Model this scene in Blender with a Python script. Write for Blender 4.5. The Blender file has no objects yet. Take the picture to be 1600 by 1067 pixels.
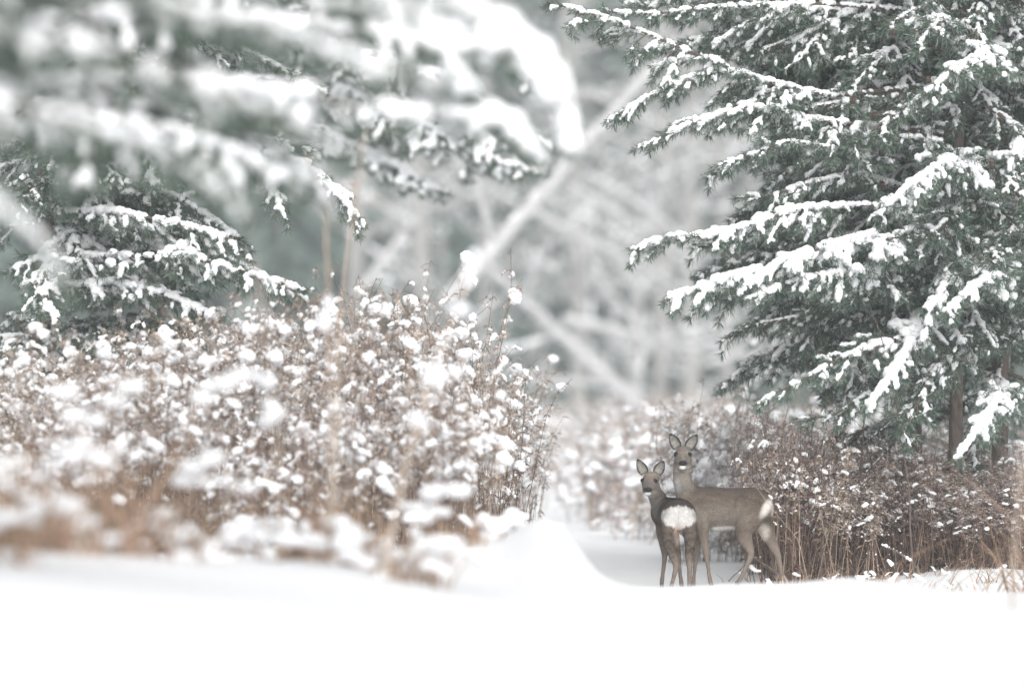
import bpy, math, random
import numpy as np
from mathutils import Vector, Matrix, noise
from mathutils.bvhtree import BVHTree
R = math.radians
PI = math.pi
sc = bpy.context.scene

# ------------------------------------------------------------------ camera, sky, sun, exposure
CAM_H, Y_H, F_PX = 1.0, 715.0, 12000.0     # camera height, horizon row and focal length in photo pixels
cd = bpy.data.cameras.new('camera')
cam = bpy.data.objects.new('camera', cd); sc.collection.objects.link(cam)
cd.lens, cd.sensor_width = 270, 36
cam.location = (0, 0, CAM_H)
cam.rotation_euler = (R(90) + math.atan((Y_H - 533.5) / F_PX), 0, 0)
cd.clip_start, cd.clip_end = 0.5, 2500
cd.dof.use_dof = True
cd.dof.focus_distance = 60.0
cd.dof.aperture_fstop = 1.45
sc.camera = cam

SUN_EL, SUN_ROT = R(33), R(172)
w = bpy.data.worlds.new('World'); sc.world = w; w.use_nodes = True
nt = w.node_tree; nt.nodes.clear()
sky = nt.nodes.new('ShaderNodeTexSky'); sky.sky_type = 'NISHITA'; sky.sun_disc = False
sky.sun_elevation = SUN_EL; sky.sun_rotation = SUN_ROT; sky.dust_density = 4; sky.air_density = 1.0
hs = nt.nodes.new('ShaderNodeHueSaturation'); hs.inputs['Saturation'].default_value = 0.12
bg = nt.nodes.new('ShaderNodeBackground'); bg.inputs['Strength'].default_value = 0.15
wo = nt.nodes.new('ShaderNodeOutputWorld')
nt.links.new(sky.outputs[0], hs.inputs['Color']); nt.links.new(hs.outputs[0], bg.inputs[0]); nt.links.new(bg.outputs[0], wo.inputs[0])
sd = bpy.data.lights.new('sun', 'SUN'); sd.energy = 1.4; sd.angle = R(45); sd.color = (1, .975, .95)
sun = bpy.data.objects.new('sun', sd); sc.collection.objects.link(sun)
dirv = Vector((math.sin(SUN_ROT) * math.cos(SUN_EL), math.cos(SUN_ROT) * math.cos(SUN_EL), math.sin(SUN_EL)))
sun.rotation_euler = dirv.to_track_quat('Z', 'Y').to_euler(); sun.location = (0, 0, 40)

vs = sc.view_settings
vs.view_transform = 'Standard'; vs.look = 'None'; vs.exposure = 0.27; vs.gamma = 1; vs.use_curve_mapping = False
sc.render.engine = 'CYCLES'
sc.cycles.use_denoising = True
sc.cycles.max_bounces = 7; sc.cycles.diffuse_bounces = 4; sc.cycles.glossy_bounces = 2
sc.cycles.transmission_bounces = 2; sc.cycles.volume_bounces = 1; sc.cycles.transparent_max_bounces = 4
sc.cycles.use_adaptive_sampling = True; sc.cycles.adaptive_threshold = 0.01

# ------------------------------------------------------------------ helpers
C = sc.collection
def at(px, py, d):
    return np.array([(px - 800) / F_PX * d, d, CAM_H + (Y_H - py) / F_PX * d])

def smooth01(a, b, x):
    t = np.clip((np.asarray(x, float) - a) / (b - a), 0, 1); return t * t * (3 - 2 * t)

def tag(o, label=None, cat=None, group=None, kind=None):
    if label: o['label'] = label
    if cat: o['category'] = cat
    if group: o['group'] = group
    if kind: o['kind'] = kind
    return o

def empty(name, loc=(0, 0, 0), rz=0):
    o = bpy.data.objects.new(name, None); o.location = loc; o.rotation_euler.z = rz; o.empty_display_size = .1
    C.objects.link(o); return o

def link(name, me, parent=None, loc=None):
    o = bpy.data.objects.new(name, me); C.objects.link(o)
    if parent: o.parent = parent
    if loc is not None: o.location = loc
    if name == 'snow_load': o['kind'] = 'stuff'
    return o

def copy_tree(o, parent=None):
    c = o.copy(); C.objects.link(c); c.parent = parent
    for ch in o.children: copy_tree(ch, c)
    return c

def mesh(name, V, F, mat, col=None, smooth=True):
    """V (n,3); F (m,3) or (m,4) int array; col (n,3) vertex colours"""
    V = np.ascontiguousarray(V, dtype=np.float32); F = np.ascontiguousarray(F, dtype=np.int32)
    me = bpy.data.meshes.new(name)
    k = F.shape[1]
    me.vertices.add(len(V)); me.vertices.foreach_set('co', V.ravel())
    me.loops.add(F.size); me.loops.foreach_set('vertex_index', F.ravel())
    me.polygons.add(len(F)); me.polygons.foreach_set('loop_start', np.arange(0, F.size, k, dtype=np.int32))
    me.polygons.foreach_set('use_smooth', np.full(len(F), smooth))
    me.update(calc_edges=True)
    if col is not None:
        a = me.color_attributes.new('col', 'FLOAT_COLOR', 'POINT')
        cc = np.ones((len(V), 4), np.float32); cc[:, :3] = col; a.data.foreach_set('color', cc.ravel())
    me.materials.append(mat)
    return me

class Soup:
    """collects triangle/quad pieces (quads are split) into one mesh"""
    def __init__(s): s.V = []; s.F = []; s.K = []; s.n = 0
    def add(s, V, F, col=None):
        V = np.asarray(V, float); F = np.asarray(F, int)
        if F.shape[1] == 4: F = np.concatenate([F[:, [0, 1, 2]], F[:, [0, 2, 3]]])
        s.V.append(V); s.F.append(F + s.n); s.n += len(V)
        c = np.ones((len(V), 3)) * .5 if col is None else np.broadcast_to(np.asarray(col, float), (len(V), 3))
        s.K.append(c)
    def mesh(s, name, mat, smooth=True):
        return mesh(name, np.concatenate(s.V), np.concatenate(s.F), mat, np.concatenate(s.K), smooth)

def frames(P):
    P = np.asarray(P, float)
    T = np.gradient(P, axis=0); T /= np.linalg.norm(T, axis=1)[:, None] + 1e-9
    up = np.where(np.abs(T[:, 2:3]) > .95, np.array([[0., 1, 0]]), np.array([[0., 0, 1]]))
    A = np.cross(T, up); A /= np.linalg.norm(A, axis=1)[:, None] + 1e-9
    # keep frames from flipping
    for i in range(1, len(A)):
        if np.dot(A[i], A[i - 1]) < 0: A[i] = -A[i]
    B = np.cross(T, A)
    return T, A, B

def tube(s, P, rad, n=5, col=None, rough=0, rng=None):
    P = np.asarray(P, float); rad = np.broadcast_to(np.asarray(rad, float), (len(P),))
    T, A, B = frames(P)
    th = np.linspace(0, 2 * PI, n, endpoint=False)
    rr = rad[:, None] * np.ones((1, n))
    if rough: rr = rr * (1 + rough * (rng.random((len(P), n)) - .5))
    V = P[:, None] + rr[..., None] * (np.cos(th)[None, :, None] * A[:, None] + np.sin(th)[None, :, None] * B[:, None])
    V = V.reshape(-1, 3)
    i = np.arange(len(P) - 1)[:, None] * n; j = np.arange(n)[None]; j2 = (j + 1) % n
    F = np.stack([i + j, i + j2, i + n + j2, i + n + j], -1).reshape(-1, 4)
    k = len(V)
    V = np.concatenate([V, P[-1:]])
    e = (len(P) - 1) * n
    s.add(V, F, col)
    cap = np.array([[e + a, e + (a + 1) % n, k] for a in range(n)])
    s.F.append(cap + s.n - len(V))

_t = (1 + 5 ** .5) / 2
def ico(sub):
    V = [(-1, _t, 0), (1, _t, 0), (-1, -_t, 0), (1, -_t, 0), (0, -1, _t), (0, 1, _t), (0, -1, -_t), (0, 1, -_t), (_t, 0, -1), (_t, 0, 1), (-_t, 0, -1), (-_t, 0, 1)]
    F = [(0, 11, 5), (0, 5, 1), (0, 1, 7), (0, 7, 10), (0, 10, 11), (1, 5, 9), (5, 11, 4), (11, 10, 2), (10, 7, 6), (7, 1, 8), (3, 9, 4), (3, 4, 2), (3, 2, 6), (3, 6, 8), (3, 8, 9), (4, 9, 5), (2, 4, 11), (6, 2, 10), (8, 6, 7), (9, 8, 1)]
    V = [np.array(v) / np.linalg.norm(v) for v in V]
    for _ in range(sub):
        mid = {}; F2 = []
        def m(a, b):
            k = (min(a, b), max(a, b))
            if k not in mid:
                p = V[a] + V[b]; V.append(p / np.linalg.norm(p)); mid[k] = len(V) - 1
            return mid[k]
        for a, b, c in F:
            ab, bc, ca = m(a, b), m(b, c), m(c, a)
            F2 += [(a, ab, ca), (b, bc, ab), (c, ca, bc), (ab, bc, ca)]
        F = F2
    return np.array(V), np.array(F)
ICO1, ICO2, ICO3 = ico(1), ico(2), ico(3)

def blobs_mesh(name, cen, rad, mat, voxel, jag=0.0, smooth_it=2, low=ICO1, noise_scale=30.0, colfn=None):
    """union of ellipsoids as one continuous surface"""
    cen = np.asarray(cen, float); rad = np.asarray(rad, float)
    if rad.ndim == 1: rad = np.repeat(rad[:, None], 3, 1)
    bV, bF = low
    V = (cen[:, None] + rad[:, None] * bV[None]).reshape(-1, 3)
    F = (bF[None] + (np.arange(len(cen)) * len(bV))[:, None, None]).reshape(-1, 3)
    me = mesh('tmp', V, F, mat)
    o = bpy.data.objects.new('tmp', me); C.objects.link(o)
    m = o.modifiers.new('r', 'REMESH'); m.mode = 'VOXEL'; m.voxel_size = voxel; m.adaptivity = 0
    if smooth_it:
        s = o.modifiers.new('s', 'SMOOTH'); s.iterations = smooth_it; s.factor = .5
    dg = bpy.context.evaluated_depsgraph_get(); dg.update()
    out = bpy.data.meshes.new_from_object(o.evaluated_get(dg))
    bpy.data.objects.remove(o); bpy.data.meshes.remove(me)
    out.name = name; out.materials.clear(); out.materials.append(mat)
    n = len(out.vertices)
    if jag and n:
        co = np.empty(n * 3, np.float32); out.vertices.foreach_get('co', co); co = co.reshape(-1, 3)
        no = np.empty(n * 3, np.float32); out.vertex_normals.foreach_get('vector', no); no = no.reshape(-1, 3)
        q = co * noise_scale
        nz = np.array([noise.noise(Vector(v)) for v in q]) + .5 * np.array([noise.noise(Vector(v)) for v in q * 2.3])
        under = 1 + 1.3 * np.clip(-no[:, 2], 0, 1)
        co += no * (nz * jag * under)[:, None]
        out.vertices.foreach_set('co', co.astype(np.float32).ravel())
    out.polygons.foreach_set('use_smooth', np.ones(len(out.polygons), bool))
    out.update()
    return out

# ------------------------------------------------------------------ materials
def mat_base(name):
    m = bpy.data.materials.new(name); m.use_nodes = True
    nt = m.node_tree; b = nt.nodes['Principled BSDF']
    return m, nt, b

def mat_noise(name, c1, c2, scale, rough=.8, bump=0, bscale=None, bdist=.01, attr=False, mul=None, detail=4, stretch=None):
    m, nt, b = mat_base(name)
    tc = nt.nodes.new('ShaderNodeTexCoord'); src = tc.outputs['Object']
    if stretch:
        mp = nt.nodes.new('ShaderNodeMapping'); mp.inputs['Scale'].default_value = stretch
        nt.links.new(src, mp.inputs[0]); src = mp.outputs[0]
    nz = nt.nodes.new('ShaderNodeTexNoise'); nz.inputs['Scale'].default_value = scale; nz.inputs['Detail'].default_value = detail
    nt.links.new(src, nz.inputs['Vector'])
    rp = nt.nodes.new('ShaderNodeValToRGB'); rp.color_ramp.elements[0].color = (*c1, 1); rp.color_ramp.elements[1].color = (*c2, 1)
    rp.color_ramp.elements[0].position = .35; rp.color_ramp.elements[1].position = .65
    nt.links.new(nz.outputs[0], rp.inputs[0])
    out = rp.outputs[0]
    if attr:
        a = nt.nodes.new('ShaderNodeAttribute'); a.attribute_name = 'col'
        mx = nt.nodes.new('ShaderNodeMix'); mx.data_type = 'RGBA'; mx.blend_type = 'MULTIPLY'; mx.inputs[0].default_value = 1
        nt.links.new(a.outputs['Color'], mx.inputs[6]); nt.links.new(out, mx.inputs[7]); out = mx.outputs[2]
    nt.links.new(out, b.inputs['Base Color'])
    b.inputs['Roughness'].default_value = rough
    b.inputs['Specular IOR Level'].default_value = .25
    if bump:
        n2 = nt.nodes.new('ShaderNodeTexNoise'); n2.inputs['Scale'].default_value = bscale or scale * 4; n2.inputs['Detail'].default_value = 5
        nt.links.new(src, n2.inputs['Vector'])
        bp = nt.nodes.new('ShaderNodeBump'); bp.inputs['Strength'].default_value = bump; bp.inputs['Distance'].default_value = bdist
        nt.links.new(n2.outputs[0], bp.inputs['Height']); nt.links.new(bp.outputs[0], b.inputs['Normal'])
    return m

M = {}
M['snow'] = mat_noise('snow', (.86, .875, .90), (.90, .905, .92), 9, .7, .5, 70, .01)
M['snow_ground'] = mat_noise('snow_ground', (.88, .89, .905), (.91, .915, .925), 1.5, .7, .35, 14, .02)
M['needle'] = mat_noise('pine_needle', (.75, .85, .8), (1.35, 1.25, 1.2), 14, .55, attr=True)
M['bark'] = mat_noise('bark', (.10, .078, .066), (.21, .17, .15), 22, .9, .8, 60, .01, stretch=(1, 1, .35))
M['hazebark'] = mat_noise('haze_toned_bark', (.23, .225, .215), (.38, .375, .37), 12, .9)  # bark of the far trees, base colour paled to stand in for distant haze
M['twig'] = mat_noise('twig_bark', (.085, .065, .055), (.16, .125, .105), 40, .9)
M['palebark'] = mat_noise('pale_bark', (.38, .375, .38), (.53, .525, .53), 9, .9, .5, 30, .01)
M['stalk'] = mat_noise('dry_stalk', (.8, .8, .8), (1.2, 1.2, 1.2), 30, .85, attr=True)
M['straw'] = mat_noise('straw', (.85, .85, .85), (1.15, 1.15, 1.15), 12, .8, attr=True)
M['fur'] = mat_noise('fur', (.86, .86, .86), (1.14, 1.14, 1.14), 60, .85, .5, 140, .006, attr=True)
M['hair'] = mat_noise('hair', (.9, .9, .9), (1.1, 1.1, 1.1), 60, .8, attr=True)
M['nose'] = mat_noise('nose_leather', (.004, .004, .005), (.008, .008, .01), 80, .6)
M['eye'] = mat_noise('eye', (.006, .005, .005), (.009, .007, .006), 50, .06)
M['eye'].node_tree.nodes['Principled BSDF'].inputs['Specular IOR Level'].default_value = .3
M['hoof'] = mat_noise('hoof', (.03, .026, .024), (.05, .044, .04), 60, .5)
M['cone'] = mat_noise('cone_scale', (.05, .035, .028), (.12, .085, .065), 60, .8)
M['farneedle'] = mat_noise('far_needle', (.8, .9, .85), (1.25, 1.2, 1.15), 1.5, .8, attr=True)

# ------------------------------------------------------------------ terrain
crest_px = np.array([-900, 0, 150, 300, 430, 560, 680, 760, 860, 1000, 1100, 1220, 1290, 1350, 1420, 1500, 1600, 2400])
crest_py = np.array([850, 862, 872, 884, 878, 874, 878, 898, 915, 924, 925, 920, 912, 906, 918, 928, 934, 940])
_rb = np.random.default_rng(8)
BUMPS = [(_rb.uniform(-3.2, 3.6), _rb.uniform(38, 46), _rb.uniform(.008, .028), _rb.uniform(.08, .22)) for _ in range(34)] + [(_rb.uniform(1.2, 4), _rb.uniform(59, 61), _rb.uniform(.01, .03), _rb.uniform(.06, .14)) for _ in range(16)]
BUMPS = [b for b in BUMPS if not (.7 < b[0] < 2.1)]
def ground_z(x, d):
    x = np.asarray(x, float); d = np.asarray(d, float)
    base = np.interp(d, [-50, 61, 68, 200, 700], [0, 0, .15, .91, 2.9])
    edge = np.interp(d, [50, 60, 75, 90, 150, 300], [-.9, -.75, -.45, 0.0, .55, 1.2])
    left = smooth01(0, 1.2, edge - x) * .2 * smooth01(48, 56, d)
    redge = np.interp(d, [50, 60, 66, 75, 90, 150, 300], [3.4, 2.4, 2.0, 1.25, .85, 1.15, 2.0])
    right = smooth01(0, 1.4, x - redge) * .12 * smooth01(55, 62, d)
    dc = np.interp(x, [-1.5, -.5], [36, 46])
    cz = CAM_H - (np.interp(800 + x * F_PX / dc, crest_px, crest_py) - Y_H) / F_PX * dc
    k = smooth01(2, 13, d) * (1 - smooth01(dc + 1, dc + 9, d))
    z = base * (1 - k) + (left + right) * (1 - k) + cz * k
    z = z + .33 * np.exp(-((x - .24) / .24) ** 2 - ((d - 46) / 3.2) ** 2) + .20 * np.exp(-((x + .15) / .42) ** 2 - ((d - 47) / 2.8) ** 2)
    for bx, bd, bh, bs in BUMPS: z = z + bh * np.exp(-((x - bx) / bs) ** 2 - ((d - bd) / (bs * 4)) ** 2)
    z = z + .012 * np.sin(x * 1.9 + d * .31) * np.cos(d * .47 - x * .7) + .006 * np.sin(x * 5.1 + 1.3) * np.sin(d * 1.7 + x)
    return z
gz = lambda x, d: float(ground_z(x, d))

dd = np.concatenate([np.linspace(-25, 22, 20), np.linspace(23, 130, 430), np.linspace(132, 650, 120)])
s = np.linspace(-1, 1, 241)
ss = .12 * s + .88 * s ** 3
X = ss[None] * (14 + np.abs(dd)[:, None] * .9)
D = np.repeat(dd[:, None], len(s), 1)
Z = ground_z(X, D)
nn = np.array([noise.noise(Vector((a * 2.2, b * 1.1, 0))) * .6 + noise.noise(Vector((a * 6, b * 4, 3))) * .3 for a, b in zip(X.ravel(), D.ravel())]).reshape(X.shape)
Z += nn * .022 * (np.abs(D) < 160)
nx, ny = len(s), len(dd)
ii = (np.arange(ny - 1)[:, None] * nx + np.arange(nx - 1)[None]).ravel()
F = np.stack([ii, ii + 1, ii + nx + 1, ii + nx], 1)
g = link('snow_ground', mesh('snow_ground', np.stack([X, D, Z], -1).reshape(-1, 3), F, M['snow_ground']))
tag(g, kind='structure')

# ------------------------------------------------------------------ pine branches
def resample(P, step):
    P = np.asarray(P, float)
    seg = np.linalg.norm(np.diff(P, axis=0), axis=1); L = np.concatenate([[0], np.cumsum(seg)])
    n = max(4, int(L[-1] / step) + 1)
    # catmull-ish smoothing through numpy: dense linear then blur
    t = np.linspace(0, L[-1], n)
    Q = np.stack([np.interp(t, L, P[:, k]) for k in range(3)], 1)
    for _ in range(3):
        Q[1:-1] = (Q[:-2] + 2 * Q[1:-1] + Q[2:]) / 4
    return Q, L[-1]

def shoot(p0, d0, L, droop, rng, n=7, wob=.12):
    d = np.array(d0, float); d /= np.linalg.norm(d)
    P = [np.array(p0, float)]; st = L / (n - 1)
    for i in range(n - 1):
        d = d + np.array([0, 0, -droop / n]) + rng.normal(0, wob / n ** .5, 3) * .5
        d /= np.linalg.norm(d); P.append(P[-1] + d * st)
    return np.array(P)

def needles_for(P, start, dens, rng, nl=.070, wd=.0020, tint=(.045, .090, .064)):
    seg = np.linalg.norm(np.diff(P, axis=0), axis=1); L = seg.sum()
    n = int(L * (1 - start) * dens)
    if n < 3: return None
    t = start + (1 - start) * rng.random(n)
    t = np.append(t, 1 - .02 * rng.random(14)); n = len(t)
    u = t * (len(P) - 1); i = np.minimum(u.astype(int), len(P) - 2); f = (u - i)[:, None]
    pos = P[i] * (1 - f) + P[i + 1] * f
    T = P[i + 1] - P[i]; T /= np.linalg.norm(T, axis=1)[:, None] + 1e-9
    r = rng.normal(size=(n, 3)); r -= (r * T).sum(1)[:, None] * T; r /= np.linalg.norm(r, axis=1)[:, None]
    a = rng.uniform(.55, 1.15, n)[:, None]
    dr = T * np.cos(a) + r * np.sin(a); dr[:, 2] -= .12
    ln = nl * rng.uniform(.65, 1.15, n)[:, None]
    side = np.cross(dr, rng.normal(size=(n, 3))); side /= np.linalg.norm(side, axis=1)[:, None]
    sidew = side * wd
    mid = pos + dr * ln * .5 + r * ln * .03
    tip = pos + dr * ln
    V = np.stack([pos - sidew * .6, pos + sidew * .6, mid + sidew, mid - sidew, tip], 1).reshape(-1, 3)
    b = (np.arange(n) * 5)[:, None]
    F = np.concatenate([b + np.array([0, 1, 2]), b + np.array([0, 2, 3]), b + np.array([3, 2, 4])])
    k = rng.uniform(.65, 1.35, n)
    frost = (rng.random(n) < .42)[:, None]
    base = np.where(frost, np.array(tint) * .6 + .19, np.array(tint)) * k[:, None]
    return V, F, np.repeat(base, 5, 0)

def branch_geo(path, rng, lat=.45, droop=.5, snow=1.0, dens=520, voxel=.010, r0=.014, start=.2, gap=.13, tint=(.045, .090, .064), nwd=.0020, bare=0.0, sub=True, base_snow=True):
    """one bough following `path`: returns meshes wood, needles, snow. Snow always lies on the upward side."""
    Q, L = resample(path, .03)
    wood, ned = Soup(), Soup()
    sc_, sr_ = [], []
    T, A, B = frames(Q)
    tt = np.linspace(0, 1, len(Q))
    tube(wood, Q, r0 * (1 - .8 * tt) + .0022, 6, rough=.25, rng=rng)
    def lay(P, a0, a1, w, keep=1.0, brk=-.14):
        PL = np.linalg.norm(np.diff(P, axis=0), axis=1).sum()
        n = max(3, int(np.linalg.norm(np.diff(P, axis=0), axis=1).sum() * abs(a1 - a0) / .016))
        ph = rng.random() * 20; gapn = rng.random() * 50
        on = rng.random() < keep
        if not on: return
        for t in np.linspace(a0, a1, n):
            u = t * (len(P) - 1); i = min(int(u), len(P) - 2); f = u - i
            p = P[i] * (1 - f) + P[i + 1] * f
            gn = noise.noise(Vector((t * PL * 11 + gapn, ph, 0)))
            if gn < brk: continue
            e = min(1, (t - a0) * 8 + .45, (a1 - t) * 10 + .65)
            r = w * (1 + .75 * noise.noise(Vector((t * PL * 14 + ph, 1, 2))) + .35 * noise.noise(Vector((t * PL * 45 + ph, 4, 2)))) * e
            tang = P[i + 1] - P[i]; tang /= np.linalg.norm(tang) + 1e-9
            flat = max(.55, 1 - abs(tang[2]) * .5)
            sc_.append(p + np.array([rng.normal(0, .003), rng.normal(0, .003), r * .42]))
            sr_.append((r * 1.22 * flat, r * 1.22 * flat, r * .86))
    lay(Q, .02, .99, (.014 + .009 * min(L, 1.5)) * snow, 1)
    t = start + rng.random() * .04
    sgn = 1 if rng.random() < .5 else -1
    while t < .985:
        for m in range(2 if rng.random() < .45 else 1):
            sgn = -sgn
            i = min(int(t * (len(Q) - 1)), len(Q) - 2)
            h = np.array([A[i][0], A[i][1], 0]); h /= np.linalg.norm(h) + 1e-9
            LL = lat * (.30 + .85 * (1 - t) ** .8) * rng.uniform(.6, 1.15) * min(1, .45 + 3 * t)
            d = T[i] * rng.uniform(.7, 1.15) + h * sgn * rng.uniform(.2, .95) + np.array([0, 0, -droop * rng.uniform(-.1, 1.0) + rng.normal(0, .28)])
            P = shoot(Q[i], d, LL, droop * rng.uniform(.2, .9), rng)
            tube(wood, P, np.linspace(r0 * .35 + .001, .0016, len(P)), 4)
            if rng.random() < bare: 
                lay(P, .1, 1, .008 * snow, .7); continue
            nd = needles_for(P, .12 if LL < .3 else .3, dens, rng, tint=tint, wd=nwd)
            if nd: ned.add(*nd)
            lay(P, .08, 1.0, (.018 + .024 * min(LL, .5)) * snow * rng.uniform(.7, 1.25), .93)
            if sub and LL > .14:
                q = .3 + rng.random() * .1; s2 = 1
                while q < .93:
                    s2 = -s2
                    j = min(int(q * (len(P) - 1)), len(P) - 2)
                    tg = P[j + 1] - P[j]; tg /= np.linalg.norm(tg)
                    h2 = np.cross(tg, [0, 0, 1]); h2 /= np.linalg.norm(h2) + 1e-9
                    d2 = tg + h2 * s2 * rng.uniform(.35, 1.0) + np.array([0, 0, -droop * rng.uniform(0, .6) + rng.normal(0, .35)])
                    P2 = shoot(P[j], d2, LL * rng.uniform(.3, .5) * (1.15 - q * .6), droop * .6, rng, 5)
                    tube(wood, P2, np.linspace(.0025, .0014, len(P2)), 3)
                    nd = needles_for(P2, .05, dens, rng, tint=tint, wd=nwd)
                    if nd: ned.add(*nd)
                    lay(P2, .1, 1, (.020 + .04 * min(LL * .4, .2)) * snow * rng.uniform(.6, 1.2), .8)
                    q += max(.16, .075 / LL)
        t += gap / L * rng.uniform(.7, 1.3)
    nd = needles_for(Q, .62 if not bare else .85, dens, rng, tint=tint, wd=nwd)
    if nd: ned.add(*nd)
    mw = wood.mesh('branch', M['twig']); mn = ned.mesh('needles', M['needle'], False) if ned.V else None
    ms = blobs_mesh('snow', sc_, sr_, M['snow'], voxel, jag=.0085, noise_scale=46) if sc_ else None
    return mw, mn, ms

def bough(geo, parent, loc=(0, 0, 0), rz=0, tilt=0, scale=1.0, name='branch', yaw_axis=True):
    mw, mn, ms = geo
    o = link(name, mw, parent, loc); o.rotation_euler = (0, tilt, rz); o.scale = (scale,) * 3
    if mn: link('needles', mn, o)['kind'] = 'stuff'
    if ms: link('snow_load', ms, o)
    return o

def local_path(L, up=.15, sag=.35, bend=.1, rng=None):
    t = np.linspace(0, 1, 9)
    return np.stack([L * t, L * bend * np.sin(t * 2.4), L * (up * t - sag * t * t)], 1)

rg = np.random.default_rng(11)
LIB = {}
for i, (L, up, sag, lat) in enumerate([(.9, .25, .35, .38), (1.25, .2, .40, .42), (1.5, .1, .30, .46), (1.7, .22, .36, .48), (1.1, .0, .35, .42), (2.0, .15, .34, .5)]):
    LIB[i] = branch_geo(local_path(L, up, sag, rg.uniform(-.15, .15)), rg, lat, .5, .82, 330, .0105, start=.22)
MESS = {}
for i, (L, up, sag, lat) in enumerate([(.8, .4, .5, .36), (1.0, .1, .2, .40), (1.1, -.1, .3, .38), (.7, .0, .6, .34)]):
    MESS[i] = branch_geo(local_path(L, up, sag, rg.uniform(-.3, .3)), rg, lat, .35, .72, 330, .0085, start=.08, gap=.07, bare=.12)
HEAVY = {}
for i, (L, up, sag, lat) in enumerate([(1.2, .2, .45, .45), (1.6, .15, .42, .5), (1.9, .12, .36, .5)]):
    HEAVY[i] = branch_geo(local_path(L, up, sag, rg.uniform(-.15, .15)), rg, lat, .7, .98, 520, .014, start=.15)
LIGHT = {}          # sparse inner boughs: bare twiggy wood with scraps of snow
for i, (L, up, sag, lat) in enumerate([(1.3, .2, .3, .45), (1.7, .05, .2, .5), (1.5, .3, .25, .5)]):
    LIGHT[i] = branch_geo(local_path(L, up, sag, rg.uniform(-.15, .15)), rg, lat, .45, .55, 330, .009, start=.12, gap=.08, bare=.45)

def trunk(parent, P, r0, r1, mat=None, n=12, snowside=False):
    s = Soup(); rng = np.random.default_rng(int(abs(P[0][0]) * 100) + 5)
    Q, L = resample(P, .12)
    tube(s, Q, np.linspace(r0, r1, len(Q)), n, rough=.16, rng=rng)
    return link('trunk', s.mesh('trunk', mat or M['bark']), parent)

# cone prototype
def cone_mesh():
    s = Soup()
    V, F = ICO1
    s.add(V * np.array([.016, .016, .026]), F)
    for k in range(26):
        z = -.022 + .044 * k / 25; a = k * 2.4; r = .017 * math.sqrt(max(0.05, 1 - (z / .028) ** 2))
        c = np.array([math.cos(a) * r, math.sin(a) * r, z])
        s.add(ICO1[0] * np.array([.0055, .0055, .0035]) + c, F)
    return s.mesh('cone', M['cone'])
CONE = cone_mesh()

# ---- right-hand pines (in focus), boughs reaching left over the path
def hero(parent, origin, pts, seed, **kw):
    """pts: (px, py, d) from the trunk side to the tip"""
    P = np.array([at(*p) for p in pts]) 
    rng = np.random.default_rng(seed)
    base = P[0].copy()
    geo = branch_geo(P - base, rng, **kw)
    return bough(geo, parent, base - np.array(origin))

def pine(label, px, d, lean, height, r0, group, px_top=None):
    x = (px - 800) / F_PX * d
    z0 = gz(x, d) - .1
    t = empty('pine_tree', (x, d, z0)); tag(t, label, 'pine tree', group)
    P = [(0, 0, 0), (lean * .15, 0, height * .3), (lean * .5, .05, height * .65), (lean, 0, height)]
    trunk(t, P, r0, r0 * .35)
    return t, np.array([x, d, z0]), np.array(P)

def on_trunk(P, h):
    return np.array([np.interp(h, P[:, 2], P[:, k]) for k in range(3)])

GR = 'snow covered pines right of the path'
tA, oA, PA = pine('slim middle pine right of the path, long snowy boughs reaching left above the deer', 1492, 62.0, .1, 7.0, .062, GR)
tB, oB, PB = pine('pine with thin trunk just left of the middle trunk, drooping snow clumps low down', 1434, 62.8, -.15, 6.2, .055, GR)
tC, oC, PC = pine('pine at the right edge of the picture with its trunk half hidden in snowy twigs', 1560, 63.4, .2, 7.0, .075, GR)
tD, oD, PD = pine('pine standing deepest behind the other right hand pines, green boughs showing between them', 1640, 66.0, -.1, 7.5, .085, GR)

hk = dict(voxel=.0088, dens=400, tint=(.046, .092, .064))
hero(tA, oA, [(1492, 130, 61.6), (1300, 150, 60.8), (1170, 118, 60.3), (1070, 78, 60.1), (1018, 55, 60), (950, 28, 59.9), (885, 10, 59.8), (855, 4, 59.8)], 1, lat=.62, droop=.75, snow=0.80, start=.42, gap=.12, r0=.022, **hk)
hero(tA, oA, [(1480, 20, 61.6), (1280, 5, 61), (1120, 10, 60.6), (1020, 22, 60.4), (945, 18, 60.2)], 2, lat=.4, droop=.45, snow=0.76, start=.35, r0=.018, **hk)
hero(tB, oB, [(1434, 175, 62), (1280, 150, 60.8), (1140, 110, 60.2), (1060, 125, 60), (1000, 158, 59.9), (958, 184, 59.9)], 3, lat=.45, droop=.6, snow=0.88, start=.3, gap=.105, r0=.018, **hk)
hero(tA, oA, [(1490, 210, 61.6), (1300, 190, 60.6), (1170, 165, 60.1), (1090, 188, 59.9), (1040, 210, 59.8), (1003, 230, 59.8)], 4, lat=.5, droop=.6, snow=0.92, start=.3, gap=.10, r0=.02, **hk)
hero(tB, oB, [(1434, 250, 62), (1330, 235, 60.6), (1230, 220, 60), (1150, 250, 59.7), (1110, 262, 59.7)], 5, lat=.42, droop=.55, snow=0.67, start=.25, r0=.015, **hk)
hero(tB, oB, [(1434, 300, 62), (1340, 270, 60.8), (1255, 288, 60.4), (1200, 308, 60.3), (1148, 310, 60.3)], 6, lat=.4, droop=.45, snow=0.88, start=.3, r0=.015, **hk)
hero(tA, oA, [(1490, 360, 61.6), (1360, 320, 60.6), (1250, 325, 60.1), (1170, 352, 59.9), (1100, 372, 59.8), (1030, 374, 59.8), (982, 392, 59.8)], 7, lat=.55, droop=.85, snow=1.05, start=.42, gap=.11, r0=.018, **hk)
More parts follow.
